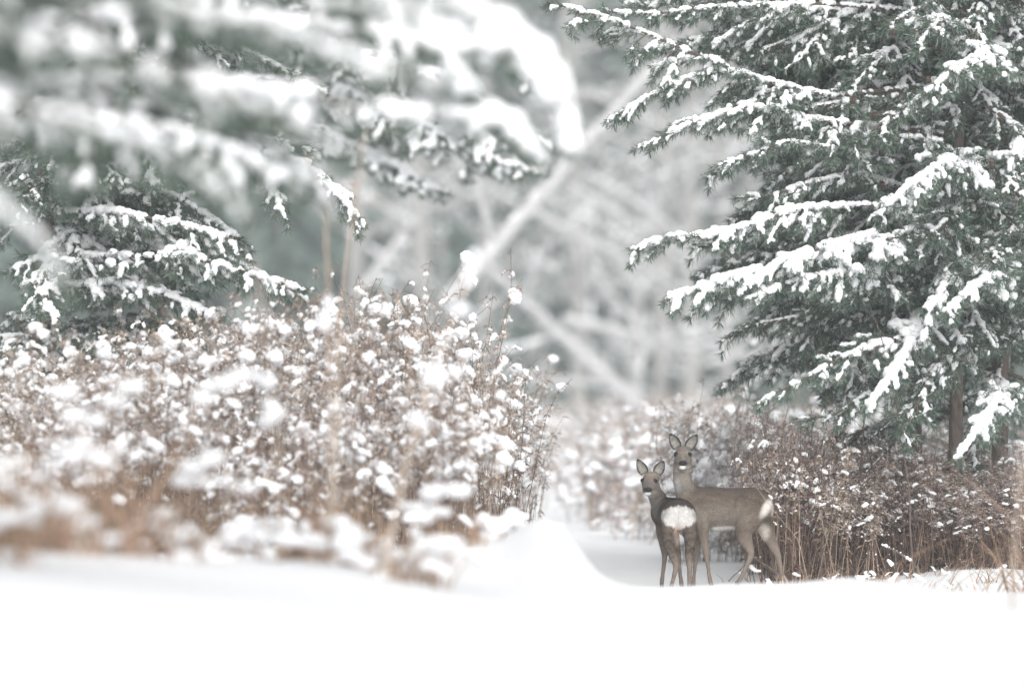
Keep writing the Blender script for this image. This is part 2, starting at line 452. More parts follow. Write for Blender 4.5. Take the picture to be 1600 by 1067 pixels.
hero(tA, oA, [(1490, 420, 61.6), (1370, 365, 60.4), (1290, 385, 60), (1215, 412, 59.8), (1145, 432, 59.7), (1085, 452, 59.7), (1035, 474, 59.7)], 8, lat=.5, droop=.8, snow=1.34, start=.3, gap=.10, r0=.02, **hk)
hero(tB, oB, [(1434, 430, 62), (1370, 420, 60.6), (1310, 425, 60), (1240, 440, 59.8), (1160, 470, 59.7)], 9, lat=.48, droop=.8, snow=0.97, start=.25, gap=.12, r0=.016, **hk)
hero(tA, oA, [(1490, 500, 61.6), (1400, 530, 60.6), (1320, 556, 60.2), (1260, 590, 60), (1215, 612, 60), (1180, 634, 60)], 10, lat=.42, droop=.5, snow=0.92, start=.3, gap=.12, r0=.016, **hk)
hero(tB, oB, [(1434, 470, 62), (1425, 530, 60.5), (1400, 580, 60), (1372, 615, 59.8), (1350, 655, 59.8)], 11, lat=.3, droop=.6, snow=1.43, start=.2, gap=.1, r0=.012, **hk)
hero(tA, oA, [(1490, 380, 61.6), (1480, 440, 60.6), (1455, 480, 60.2), (1440, 540, 60.1)], 12, lat=.3, droop=.8, snow=1.34, start=.2, gap=.11, r0=.012, **hk)
hero(tC, oC, [(1560, 260, 62.6), (1480, 250, 60), (1420, 290, 58.8), (1370, 340, 58.4)], 13, lat=.5, droop=.8, snow=1.09, start=.25, gap=.13, r0=.016, **hk)
hero(tC, oC, [(1565, 60, 62.6), (1540, 80, 60.5), (1490, 110, 59.2), (1440, 150, 58.8)], 14, lat=.5, droop=.7, snow=0.92, start=.25, gap=.13, r0=.016, **hk)
hero(tC, oC, [(1570, 600, 62.6), (1560, 620, 60.6), (1530, 670, 59.4), (1490, 720, 59)], 15, lat=.34, droop=.7, snow=1.18, start=.2, gap=.11, r0=.013, **hk)
hero(tC, oC, [(1575, 430, 62.6), (1560, 425, 60.6), (1520, 450, 59.4), (1475, 490, 59)], 16, lat=.4, droop=.8, snow=1.26, start=.25, gap=.12, r0=.013, **hk)
hero(tA, oA, [(1490, 560, 61.8), (1440, 580, 61), (1380, 600, 60.8), (1300, 650, 60.6), (1240, 655, 60.6)], 17, lat=.4, droop=.5, snow=0.67, start=.2, gap=.12, r0=.014, **hk)

def fill(tree, o, P, n, hs, yaw, lib, rng, smin=.7, smax=1.1, up=0, tl=13, off=0):
    ks = list(lib)
    for i in range(n):
        h = rng.uniform(*hs); a = R(rng.uniform(*yaw))
        q = on_trunk(P, h) + np.array([math.cos(a), math.sin(a), 0]) * off * rng.random(); b = bough(lib[ks[rng.integers(len(ks))]], tree, q, a, R(rng.uniform(-tl, tl)) + up, rng.uniform(smin, smax))
rf = np.random.default_rng(77)
fill(tA, oA, PA, 40, (1.9, 5.4), (150, 300), LIGHT, rf, .75, 1.35, tl=26)
fill(tA, oA, PA, 18, (2.0, 5.2), (150, 320), LIB, rf, .6, 1.05, tl=24)
fill(tB, oB, PB, 32, (1.9, 5.0), (120, 330), LIGHT, rf, .7, 1.2, tl=26)
fill(tB, oB, PB, 16, (2.0, 5.2), (140, 330), LIB, rf, .55, .95, tl=24)
fill(tC, oC, PC, 24, (1.3, 5.4), (150, 360), LIB, rf, .6, 1.1, tl=24)
fill(tC, oC, PC, 30, (1.3, 5.4), (100, 360), LIGHT, rf, .8, 1.3, tl=28)
fill(tD, oD, PD, 26, (1.8, 6.2), (170, 320), LIB, rf, .8, 1.25, tl=22)
fill(tD, oD, PD, 12, (1.2, 6.2), (130, 300), LIGHT, rf, .9, 1.3)
for t_, o_, P_, n_ in ((tA, oA, PA, 30), (tB, oB, PB, 26), (tC, oC, PC, 34), (tD, oD, PD, 26)):
    fill(t_, o_, P_, n_, (1.9, 5.6), (110, 340), MESS, rf, .7, 1.3, tl=32, off=1.0)
fill(tA, oA, PA, 12, (3.6, 5.4), (180, 235), LIB, rf, .95, 1.2, tl=20, off=.3)
fill(tB, oB, PB, 14, (2.6, 4.8), (165, 235), MESS, rf, 1.1, 1.5, tl=24, off=.9)
fill(tC, oC, PC, 24, (2.0, 5.6), (150, 300), MESS, rf, .9, 1.5, tl=35, off=1.2)
fill(tC, oC, PC, 20, (2.2, 5.6), (170, 270), LIB, rf, .8, 1.2, tl=25)
fill(tD, oD, PD, 30, (2.2, 5.8), (190, 300), MESS, rf, 1.1, 1.5, tl=30, off=1.1)
fill(tD, oD, PD, 20, (2.2, 5.6), (190, 300), LIGHT, rf, 1.0, 1.4, tl=30, off=.8)
for i in range(16):
    p = at(rf.uniform(1330, 1590), rf.uniform(40, 330), rf.uniform(60, 61))
    c = link('cone', CONE, tA, p - oA); c.rotation_euler = (rf.uniform(-.6, .6), rf.uniform(-.6, .6), 0); c.scale = (1.2,) * 3

# bare saplings by the right pines
def tree_tubes(s, P0, d0, L, r, depth, rng, snow=None, wob=.25, split=3, ang=.7, sn=0.02, upw=.05, keep=1.0):
    P = shoot(P0, d0, L, -upw, rng, 9, wob)
    tube(s, P, np.linspace(r, r * .5, len(P)), 5 if r > .01 else 3)
    if snow is not None:
        for t in np.linspace(0, 1, max(3, int(L / (sn * 1.1)))):
            u = t * (len(P) - 1); i = min(int(u), len(P) - 2); f = u - i
            tg = P[i + 1] - P[i]; tg /= np.linalg.norm(tg)
            if rng.random() > keep or abs(tg[2]) > .93 or noise.noise(Vector((t * 6, P0[0] * 9, P0[2] * 9))) < -.25: continue
            p = P[i] * (1 - f) + P[i + 1] * f; rr = sn * (.5 + .8 * (r / .03)) * rng.uniform(.7, 1.2)
            snow.append((p + np.array([0, 0, r * .6 + rr * .3]), rr))
    if depth <= 0: return
    for k in range(split):
        t = .35 + .6 * (k + rng.random() * .6) / split
        i = min(int(t * 8), 7); tg = P[i + 1] - P[i]; tg /= np.linalg.norm(tg)
        q = rng.normal(size=3); q -= q.dot(tg) * tg; q /= np.linalg.norm(q)
        tree_tubes(s, P[i], tg * math.cos(ang) + q * math.sin(ang), L * rng.uniform(.45, .65), r * .5, depth - 1, rng, snow, wob, split, ang, sn, upw, keep)

def sapling(px, d, h, r, lean, label, seed, depth=2, kink=.25, mat='twig', sn=.012, twigs=True):
    rng = np.random.default_rng(seed)
    x = (px - 800) / F_PX * d; z = gz(x, d)
    o = empty('bare_sapling', (x, d, z - .05)); tag(o, label, 'sapling', 'bare saplings')
    st, tw, sn_ = Soup(), Soup(), []
    P = shoot((0, 0, 0), (lean, 0, 1), h, 0, rng, 16, kink)
    tube(st, P, np.linspace(r, r * .35, len(P)), 7, rough=.2, rng=rng)
    for k in range(9):
        i = 4 + int(k * 1.3); a = rng.uniform(0, 6.28)
        tree_tubes(tw, P[min(i, 15)], (math.cos(a) * .8, math.sin(a) * .8, .7), h * .16, r * .35, depth - 1, rng, sn_, .3, 3, .6, sn)
    link('stem', st.mesh('stem', M[mat]), o)
    if twigs: link('twigs', tw.mesh('twigs', M[mat]), o)['kind'] = 'stuff'
    if sn_ and twigs: link('snow_load', blobs_mesh('snow', [a for a, b in sn_], [b for a, b in sn_], M['snow'], .008, jag=.002), o)
    return o
sapling(1428, 60.4, 2.2, .009, -.04, 'thin reddish bare stem rising among the brown stalks in front of the left pine trunk', 5, kink=.35, twigs=False)
sapling(1330, 61.0, 1.9, .010, .1, 'slender dark bare sapling with snowy tips in the brown stalks right of the deer', 9)

# ------------------------------------------------------------------ goldenrod, reeds
def weed(h, n, spread, rng, col, snow_r, snow_n, plume=.3, lean=.1, voxel=.012, leaves=4, drop=.5, snow_low=0.0):
    """a clump of dry flower stalks: stalks (with withered leaves), seed_heads, snow_load"""
    st, hd = Soup(), Soup(); cs, rs = [], []
    col = np.array(col)
    for k in range(n):
        a = rng.uniform(0, 2 * PI); rr = spread * rng.random() ** .6
        p = np.array([math.cos(a) * rr, math.sin(a) * rr * .8, -.12])
        hh = h * rng.uniform(.62, 1.02)
        ln = rng.normal(0, lean, 2)
        d = np.array([ln[0], ln[1], 1])
        m = 11; P = [p]; st_ = hh / (m - 1); hd_dir = rng.normal(size=2); hd_dir /= np.linalg.norm(hd_dir)
        for i in range(m - 1):
            b = max(0, (i / (m - 1) - .68)) * drop * rng.uniform(.6, 1.6)
            d = d + np.array([hd_dir[0] * b, hd_dir[1] * b, -b * .8]) + rng.normal(0, .03, 3)
            d /= np.linalg.norm(d); P.append(P[-1] + d * st_)
        P = np.array(P)
        c = col * rng.uniform(.55, 1.5) * np.array([1, rng.uniform(.92, 1.04), rng.uniform(.86, 1.06)])
        if rng.random() < .2: c = np.array([.40, .31, .24]) * rng.uniform(.7, 1.1)
        tube(st, P, np.linspace(.0042, .0016, m) * rng.uniform(.7, 1.4), 3, c)
        # withered leaves
        for q in range(leaves):
            t = rng.uniform(.15, .9); i = int(t * (m - 1)); i = min(i, m - 2)
            aa = rng.uniform(0, 6.28); dl = np.array([math.cos(aa), math.sin(aa), rng.uniform(-1.3, .4)]); dl /= np.linalg.norm(dl)
            ll = rng.uniform(.03, .085); sd_ = np.cross(dl, [0, 0, 1.]); sd_ = sd_ / (np.linalg.norm(sd_) + 1e-6) * rng.uniform(.003, .007)
            p0 = P[i]; p1 = p0 + dl * ll * .5; p2 = p0 + dl * ll + np.array([0, 0, -ll * .4])
            st.add([p0, p1 + sd_, p2, p1 - sd_], [[0, 1, 2], [0, 2, 3]], c * rng.uniform(.7, 1.3))
        heavy = rng.choice([.25, 1.0, 2.1])
        # plume: arching side sprays near the top
        for q in range(int(9 * plume / .3)):
            t = rng.uniform(1 - plume, 1); u = t * (m - 1); i = min(int(u), m - 2); p0 = P[i] + (P[i + 1] - P[i]) * (u - i)
            aa = rng.uniform(0, 6.28); ls = rng.uniform(.05, .15) * (1.3 - t * .6)
            S = shoot(p0, (math.cos(aa), math.sin(aa), .9), ls, 2.2, rng, 5, .1)
            tube(hd, S, np.linspace(.0022, .0012, 5), 3, c * 1.05)
            for e in range(11):
                pe = S[rng.integers(1, 5)] + rng.normal(0, .007, 3)
                sz = rng.uniform(.004, .010)
                v = rng.normal(size=(3, 3)) * sz
                hd.add(pe + v, [[0, 1, 2]], (c * .7 + np.array([.24, .215, .20])) * rng.uniform(.6, 1.6))
            if rng.random() < snow_n * heavy:
                r = snow_r * rng.choice([.2, .34, .55, 1.05], p=[.38, .32, .2, .1]) * rng.uniform(.8, 1.2)
                for e in np.linspace(rng.uniform(.2, .5), 1, 5):
                    j_ = min(int(e * 4), 3); p_ = S[j_] + (S[j_ + 1] - S[j_]) * (e * 4 - j_)
                    r2 = r * rng.uniform(.55, 1.15)
                    cs.append(p_ + np.array([rng.normal(0, r * .25), rng.normal(0, r * .25), r * .3])); rs.append((r2 * 1.1, r2 * 1.1, r2 * .85))
        for q in range(int(snow_low * 6)):
            if rng.random() < .6:
                t = rng.uniform(.15, .8); i = int(t * (m - 1)); r = snow_r * rng.uniform(.25, .6)
                cs.append(P[i] + np.array([0, 0, r * .3])); rs.append((r * .85, r * .85, r * 1.15))
    out = [('stalks', st.mesh('stalks', M['stalk'], False)), ('seed_heads', hd.mesh('seed_heads', M['stalk'], False))]
    if cs: out.append(('snow_load', blobs_mesh('snow', cs, rs, M['snow'], voxel, jag=.0095, noise_scale=48)))
    return out

def weed_thing(parts, name, loc, rz, scale, label, cat, group):
    o = empty(name, loc, rz); o.scale = scale
    tag(o, label, cat, group)
    for nme, me in parts:
        c = link(nme, me, o)
        if nme != 'snow_load': c['kind'] = 'stuff'
    return o
rw = np.random.default_rng(21)
ORD = ['first', 'second', 'third', 'fourth', 'fifth', 'sixth', 'seventh', 'eighth', 'ninth', 'tenth', 'eleventh', 'twelfth', 'thirteenth', 'fourteenth', 'fifteenth', 'sixteenth', 'seventeenth', 'eighteenth', 'nineteenth', 'twentieth', 'twenty-first', 'twenty-second', 'twenty-third', 'twenty-fourth', 'twenty-fifth', 'twenty-sixth', 'twenty-seventh', 'twenty-eighth', 'twenty-ninth', 'thirtieth']
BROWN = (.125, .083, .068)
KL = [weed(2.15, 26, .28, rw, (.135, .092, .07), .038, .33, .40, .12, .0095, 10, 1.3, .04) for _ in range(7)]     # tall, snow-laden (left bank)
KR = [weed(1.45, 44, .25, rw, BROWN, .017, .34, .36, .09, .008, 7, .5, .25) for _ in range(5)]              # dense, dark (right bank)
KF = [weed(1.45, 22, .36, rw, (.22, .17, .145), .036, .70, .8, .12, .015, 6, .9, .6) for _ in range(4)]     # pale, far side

top_px = [-200, 0, 150, 300, 400, 520, 640, 720, 765, 800, 840, 900]
top_py = [500, 490, 465, 445, 415, 398, 390, 378, 400, 530, 630, 680]
cnt = 0
for row, d0 in enumerate([51, 54.5, 58, 61.5, 65]):
    for nth, px in enumerate(np.arange(-20, 790, 58 if row < 4 else 80)):
        d = d0 + rw.uniform(-.6, .6); p = px + rw.uniform(-25, 25) + row * 14
        x = (p - 800) / F_PX * d
        tp = np.interp(p, top_px, top_py) + rw.uniform(-18, 55) * (1 if row > 1 else 1.6)
        z = gz(x, d); zt = CAM_H + (Y_H - tp) / F_PX * d
        if row < 1 and p > 300: zt -= .55
        sz = max(.35, (zt - z) / 2.1)
        if p > 700: sz = min(sz, .95)
        weed_thing(KL[rw.integers(7)], 'goldenrod_clump', (x, d, z), rw.uniform(0, 6.28), (min(sz, 1.05), min(sz, 1.05), sz), f'tall snow puffed goldenrod clump, {ORD[nth]} from the left in {["front", "second", "third", "fourth", "rear"][row]} row, left bank', 'dry goldenrod', 'snowy goldenrod clumps on the left bank')
# left bank further along the path
for row, d0 in enumerate([70, 75, 81, 88, 97, 108, 122, 140]):
    e = float(np.interp(d0, [60, 75, 90, 150], [-.75, -.45, 0.0, .55]))
    for k in range(6 if d0 < 100 else 5):
        x = e - .12 - k * (.42 + d0 * .002) + rw.uniform(-.12, .12); d = d0 + rw.uniform(-2, 2)
        s_ = rw.uniform(.85, 1.15) * (1.05 if d0 < 80 else 1)
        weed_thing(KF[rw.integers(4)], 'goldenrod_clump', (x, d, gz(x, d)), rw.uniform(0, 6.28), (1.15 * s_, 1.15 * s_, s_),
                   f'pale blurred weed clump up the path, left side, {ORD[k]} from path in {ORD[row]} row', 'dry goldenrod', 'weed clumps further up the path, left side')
# right bank far (behind the deer)
for row, d0 in enumerate([72, 77, 82, 88, 95, 104, 115, 130, 150]):
    e = float(np.interp(d0, [60, 66, 75, 90, 150], [2.4, 2.0, 1.25, .85, 1.15]))
    for k in range(6):
        x = e + .15 + k * (.40 + d0 * .002) + rw.uniform(-.12, .12); d = d0 + rw.uniform(-2, 2)
        s_ = rw.uniform(.8, 1.1)
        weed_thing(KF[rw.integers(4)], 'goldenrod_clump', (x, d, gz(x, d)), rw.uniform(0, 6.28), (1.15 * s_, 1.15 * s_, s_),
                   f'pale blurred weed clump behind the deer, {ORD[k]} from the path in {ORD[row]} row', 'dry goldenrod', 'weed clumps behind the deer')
for k in range(9):
    d = 66 + (k % 3) * 2.2; x = (1075 + k * 19 - 800) / F_PX * d + rw.uniform(-.05, .05); s_ = rw.uniform(.85, 1.15)
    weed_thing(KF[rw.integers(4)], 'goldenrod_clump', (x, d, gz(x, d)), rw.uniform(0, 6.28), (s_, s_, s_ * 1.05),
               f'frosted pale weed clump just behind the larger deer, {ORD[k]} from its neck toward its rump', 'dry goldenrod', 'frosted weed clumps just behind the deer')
for row, d0 in enumerate([165, 176, 190]):
    for k in range(16):
        x = -1.6 + k * .42 + rw.uniform(-.1, .1); s_ = rw.uniform(1.0, 1.35)
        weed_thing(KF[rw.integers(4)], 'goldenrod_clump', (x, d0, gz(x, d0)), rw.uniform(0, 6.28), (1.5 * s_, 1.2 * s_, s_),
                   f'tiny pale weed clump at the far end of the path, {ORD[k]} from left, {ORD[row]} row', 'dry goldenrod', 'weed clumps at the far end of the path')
# right bank, dense brown
for row, d0 in enumerate([60.9, 61.8, 62.8, 64.0, 65.6, 68]):
    for nth, px in enumerate(np.arange(1222 - row * 9, 1650, 44 if row < 4 else 60)):
        d = d0 + rw.uniform(-.4, .4); p = px + rw.uniform(-16, 16)
        x = (p - 800) / F_PX * d
        tp = np.interp(p, [1080, 1180, 1260, 1400, 1600], [640, 625, 650, 675, 690]) + rw.uniform(-30, 75)
        z = gz(x, d); sz = ((CAM_H + (Y_H - tp) / F_PX * d) - z) / 1.42
        weed_thing(KR[rw.integers(5)], 'weed_clump', (x, d, z), rw.uniform(0, 6.28), (1, 1, sz),
                   f'dense dark brown weed clump, {ORD[nth]} from the left in {ORD[row]} row, right bank', 'dry weeds', 'dense brown weed clumps on the right bank')

# ------------------------------------------------------------------ near, blurred straw stems and grasses
def straw_stem(name, pts, r, label, cat='dry stem', snow=0, seed=0, colr=(.42, .345, .285), sides=6, grp='blurred straw stems near the camera'):
    rng = np.random.default_rng(seed)
    P = np.array([at(*p) for p in pts]); base = P[0].copy()
    o = empty(name, base); tag(o, label, cat, grp)
    s = Soup(); Q, L = resample(P - base, .04)
    tube(s, Q, np.linspace(r, r * .55, len(Q)), sides, colr)
    link('stem', s.mesh('stem', M['straw']), o)
    lf = Soup()
    for k in range(int(L * 5) + 2):
        i = rng.integers(len(Q) // 5, len(Q) - 1); a = rng.uniform(0, 6.28)
        S = shoot(Q[i], (math.cos(a) * .6, math.sin(a) * .6, 1.0), rng.uniform(.12, .35), 2.4, rng, 6, .2)
        wdt = .007 * np.array([.6, 1, 1, .8, .5, .1])[:, None]
        sd_ = np.cross(S[-1] - S[0], [0, 0, 1.]); sd_ /= np.linalg.norm(sd_) + 1e-6
        V = np.concatenate([S + sd_ * wdt, S - sd_ * wdt]); n = len(S)
        F = [[j, j + 1, n + j + 1, n + j] for j in range(n - 1)]
        lf.add(V, F, np.array(colr) * rng.uniform(.8, 1.2))
    link('leaves', lf.mesh('leaves', M['straw']), o)['kind'] = 'stuff'
    if snow:
        cs, rs = [], []
        for c in range(snow):
            i = rng.integers(len(Q) // 2, len(Q)); rr = rng.uniform(.02, .045)
            for e in range(4): cs.append(Q[i] + rng.normal(0, rr * .6, 3)); rs.append(rr)
        link('snow_load', blobs_mesh('snow', cs, rs, M['snow'], .012, jag=.003), o)
    return o
straw_stem('reed_stem', [(512, 900, 42), (516, 700, 42), (512, 450, 42), (508, 330, 42), (480, 240, 42)], .013, 'upright tan reed stem, thickest of the blurred stems, crossing the left bank', snow=3, seed=1)
straw_stem('reed_stem', [(520, 880, 44), (530, 500, 44), (552, 330, 44), (572, 200, 44)], .010, 'thin tan stem leaning right beside the thick upright reed stem', seed=2)
straw_stem('reed_stem', [(600, 900, 38), (630, 740, 38), (672, 600, 38), (720, 470, 38), (738, 410, 38)], .014, 'pale snow dusted stem slanting up to the right in the middle of the left bank', snow=5, seed=3, colr=(.5, .42, .36))
straw_stem('reed_stem', [(440, 900, 40), (430, 700, 40), (415, 520, 40), (400, 400, 40)], .009, 'thin tan stem leaning left of the thick reed stem', seed=4, snow=2)
straw_stem('reed_stem', [(1580, 960, 40), (1590, 800, 40), (1608, 660, 40), (1625, 560, 40)], .009, 'tan stem at the right picture edge with drooping blades', seed=6)

def grass_tuft(px, d, h, n, seed, label, snow_n=12, colr=(.40, .29, .215), zoff=0, sr=.05, spread=.30, arch=2.0, group='bent straw grass tufts near the camera'):
    rng = np.random.default_rng(seed)
    x = (px - 800) / F_PX * d; z = gz(x, d) + zoff
    o = empty('grass_tuft', (x, d, z)); tag(o, label, 'grass tuft', group)
    s = Soup(); cs, rs = [], []
    for k in range(n):
        a = rng.uniform(0, 6.28)
        p0 = np.array([rng.normal(0, spread * .4), rng.normal(0, spread * .4), -.05])
        S = shoot(p0, (math.cos(a) * .45, math.sin(a) * .45, 1.0), h * rng.uniform(.7, 1.5), arch * rng.uniform(.5, 1.4), rng, 9, .2)
        wdt = .008 * np.linspace(1, .15, 9)[:, None]
        sd_ = np.cross(S[4] - S[0], [0, 0, 1.]); sd_ /= np.linalg.norm(sd_) + 1e-6
        V = np.concatenate([S + sd_ * wdt, S - sd_ * wdt, S + np.array([0, 0, .003])]); m = 9
        F = [[j, j + 1, m + j + 1, m + j] for j in range(m - 1)]
        s.add(V, F, np.array(colr) * rng.uniform(.6, 1.25) * np.array([1, rng.uniform(.9, 1), rng.uniform(.8, 1)]))
        if rng.random() < snow_n / n:
            q = rng.integers(4, 8); r = sr * rng.uniform(.6, 1.2)
            for e in range(6):
                cs.append(S[min(8, max(0, q + e % 3 - 1))] + np.array([rng.normal(0, r * .6), rng.normal(0, r * .6), r * .2])); rs.append((r * 1.2, r * 1.2, r * .75))
    link('blades', s.mesh('blades', M['straw']), o)['kind'] = 'stuff'
    if cs: link('snow_load', blobs_mesh('snow', cs, rs, M['snow'], .014, jag=.003), o)
    return o
tufts = [(20, 38, .95, 60, 'at the far left edge of the bank'), (100, 36, .80, 70, 'below the dark left pine foliage'), (205, 37, 1.0, 70, 'with the highest arching blades, lower left'),
         (300, 39, .55, 60, 'left of the thick reed stem'), (400, 42, .50, 55, 'just left of the foot of the thick reed stem'), (480, 41, .72, 60, 'around the foot of the thick reed stem'), (560, 40, .50, 60, 'right of the thick reed stem'),
         (640, 39, .50, 50, 'at the foot of the slanting snow dusted stem'), (715, 46, .35, 50, 'at the lower right end of the left bank'), (-30, 33, .75, 60, 'cut by the left picture edge'), (150, 41, .7, 60, 'between the two tallest tufts at left'), (350, 44, .6, 50, 'standing behind the others left of the reed'), (60, 47, .95, 70, 'in the back row at the far left'), (170, 48, 1.0, 70, 'in the back row, second from left'), (270, 48, .9, 70, 'in the back row, third from left'), (380, 49, .8, 60, 'in the back row, fourth from left'), (500, 49, .75, 60, 'in the back row behind the thick reed'), (610, 49, .6, 60, 'in the back row near the path')]
for i, (px, d, h, n, where) in enumerate(tufts):
    grass_tuft(px, d, h, n, 40 + i, 'blurred tan grass bent under snow ' + where, 7, sr=.046)
for i, (px, d, h, n, where) in enumerate([(775, 48, .24, 22, 'between left bank and the rise')]):
    grass_tuft(px, d, h, n, 70 + i, 'small grass tuft buried in snow ' + where, 16, sr=.036, arch=1.2, spread=.2)
for i, (px, d, h, n, where) in enumerate([(1590, 54, 1.3, 34, 'cut by the right picture edge'), (1650, 52, 1.5, 40, 'reaching in from beyond the right edge')]):
    if i: pass
    grass_tuft(px, d, h, n, 60 + i, 'blurred tan grass blades arching ' + where, 0, arch=2.4)

for i, (px, d, n) in enumerate([(1245, 58.5, 14), (1300, 57, 18), (1352, 59.5, 16), (1410, 56, 18), (1470, 57.5, 18), (1530, 55, 20), (1180, 60.6, 8), (1268, 60.4, 14), (1385, 60.2, 16), (1440, 60, 16), (1560, 58.5, 20)]):
    grass_tuft(px, d, .20, n, 80 + i, 'small tan grass sprig in the snow ' + ['at the larger deer hind hoof', 'just right of the larger deer', 'left of the snowy broken branch', 'in front of the snowy broken branch', 'just right of the snowy broken branch', 'left of the tan blades at the right edge', 'under the larger deer rump', 'right of the leaning brown stick', 'behind the snowy broken branch', 'below the reddish bare stem', 'nearest the tan blades at the right edge'][i], 4, arch=1.4, sr=.016, spread=.34, group='small grass sprigs before the right bank')
# small things in the snow
def stick(pts, r, label, seed, snow=.012, mt='bark'):
    P = np.array([at(*p) for p in pts]); b = P[0].copy(); o = empty('fallen_stick', b); tag(o, label, 'stick')
    rng = np.random.default_rng(seed); s = Soup(); Q, L = resample(P - b, .03)
    tube(s, Q, np.linspace(r, r * .5, len(Q)), 6, (.34, .27, .21), rough=.3, rng=rng)
    link('wood', s.mesh('wood', M[mt]), o)
    if snow:
        cs = [q + np.array([0, 0, r * .7 + snow * .3]) for q in Q[len(Q) // 4:]]
        link('snow_load', blobs_mesh('snow', cs, [snow * rng.uniform(.5, 1.3) for _ in cs], M['snow'], .007, jag=.004), o)
    return o
stick([(1224, 904, 60.3), (1195, 882, 60.5), (1172, 868, 60.7)], .016, 'leaning brown stick between the hind legs of the larger deer', 1, 0)
stick([(1138, 908, 60.1), (1148, 897, 60.1), (1156, 891, 60.2), (1163, 882, 60.3)], .006, 'small bent twig under the belly of the larger deer', 2, 0)
stick([(1436, 890, 60.2), (1415, 870, 60.2), (1395, 858, 60.2), (1378, 852, 60.2)], .010, 'snow capped broken branch lying low against the right bank stalks', 3, .014)
stick([(1262, 905, 59.7), (1247, 842, 59.65), (1213, 803, 59.6), (1197, 782, 59.6), (1165, 738, 59.6)], .0026, 'long thin pale stem crossing the rump of the larger deer', 4, 0, 'straw')
stick([(178, 952, 33), (183, 940, 33), (192, 930, 33)], .006, 'tiny twig poking from the open snow at lower left', 5, .01)

# ------------------------------------------------------------------ left pines
GL = 'snow covered pines left of the path'
tE, oE, PE = pine('large pine left of the bank, sharp snowy boughs above the goldenrod', 60, 63.5, .2, 7.5, .10, GL)
for i, pts in enumerate([
    [(75, 330, 63), (180, 330, 62), (280, 350, 61.6), (350, 370, 61.4), (395, 410, 61.2)],
    [(75, 400, 63), (200, 400, 62), (300, 400, 61.4), (400, 430, 61), (480, 455, 60.8)],
    [(75, 250, 63), (250, 240, 62), (420, 270, 61.2), (440, 330, 60.8), (450, 350, 60.8)],
    [(75, 210, 63), (300, 200, 62), (480, 260, 61), (545, 320, 60.4), (560, 372, 60.2)],
    [(75, 450, 63), (180, 440, 62.2), (260, 460, 61.8), (330, 490, 61.6)]]):
    hero(tE, oE, pts, 100 + i, lat=.42, droop=.65, snow=1.1, start=.3, gap=.12, r0=.018, **hk)
fill(tE, oE, PE, 30, (1.8, 5.5), (-75, 60), LIB, rf, .8, 1.4)
fill(tE, oE, PE, 20, (1.3, 4.0), (90, 330), LIB, rf, .6, 1.1)
fill(tE, oE, PE, 16, (1.2, 4.0), (-100, 60), MESS, rf, 1, 1.6, tl=30, off=1.0)
fill(tE, oE, PE, 12, (1.5, 5.0), (-100, 40), LIGHT, rf, .8, 1.3)
tF, oF, PF = pine('pine further back at upper centre left, soft snowy boughs hanging toward the leaning trunk', 240, 82, .3, 11, .14, GL)
for i, pts in enumerate([
    [(345, 60, 82), (500, 60, 80), (650, 110, 78), (740, 180, 77), (770, 250, 76)],
    [(345, 120, 82), (520, 130, 80), (660, 190, 78), (760, 250, 77), (830, 268, 76)],
    [(345, 200, 82), (500, 200, 80), (620, 260, 79), (690, 300, 78)],
    [(345, 10, 82), (520, -10, 80), (700, 20, 78), (800, 70, 77), (850, 130, 76)]]):
    hero(tF, oF, pts, 120 + i, lat=.7, droop=.6, snow=1.3, start=.25, gap=.16, r0=.03, voxel=.014, dens=420)
fill(tF, oF, PF, 34, (4.5, 7.5), (-80, 60), LIB, rf, 1.4, 2.2)
tG, oG, PG = pine('blurred nearer pine whose heavy white snow lumps hang beside the leaning trunk', -70, 38, .1, 5.5, .09, GL)
for i, pts in enumerate([
    [(-60, -60, 38), (300, -40, 37), (560, 20, 36.5), (700, 50, 36.5), (800, 90, 36.5), (880, 160, 36.5), (895, 235, 36.5)],
    [(-60, 40, 38), (250, 20, 37), (480, 40, 36.5), (640, 60, 36.5), (720, 90, 36.5), (735, 150, 36.5)],
    [(-60, 140, 38), (250, 120, 37), (480, 150, 36.5), (640, 180, 36.5), (790, 190, 36.5), (850, 250, 36.5)],
    [(-60, 220, 38), (150, 200, 37.4), (380, 240, 37), (500, 290, 37), (520, 340, 37)]]):
    hero(tG, oG, pts, 140 + i, lat=.34, droop=.8, snow=1.5, start=.35, gap=.13, r0=.022, voxel=.014, dens=420)
hero(tG, oG, [(700, 20, 37), (790, 60, 36.6), (845, 100, 36.5), (880, 160, 36.5), (892, 245, 36.5)], 150, lat=.22, droop=.9, snow=3.4, start=.3, gap=.10, r0=.012, voxel=.016, dens=420)
hero(tG, oG, [(600, 30, 37), (670, 50, 36.6), (708, 80, 36.5), (722, 150, 36.5)], 151, lat=.2, droop=.9, snow=2.9, start=.3, gap=.10, r0=.012, voxel=.016, dens=420)
hero(tG, oG, [(640, 150, 37), (740, 170, 36.6), (800, 195, 36.5), (850, 260, 36.5)], 152, lat=.22, droop=.7, snow=2.4, start=.3, gap=.10, r0=.012, voxel=.016, dens=420)
fill(tG, oG, PG, 16, (1.9, 4.2), (-60, 50), HEAVY, rf, .9, 1.3)
tH, oH, PH = pine('nearest pine, strongly blurred, heavy snowy boughs filling the upper left corner', -560, 30, .1, 5.2, .08, GL)
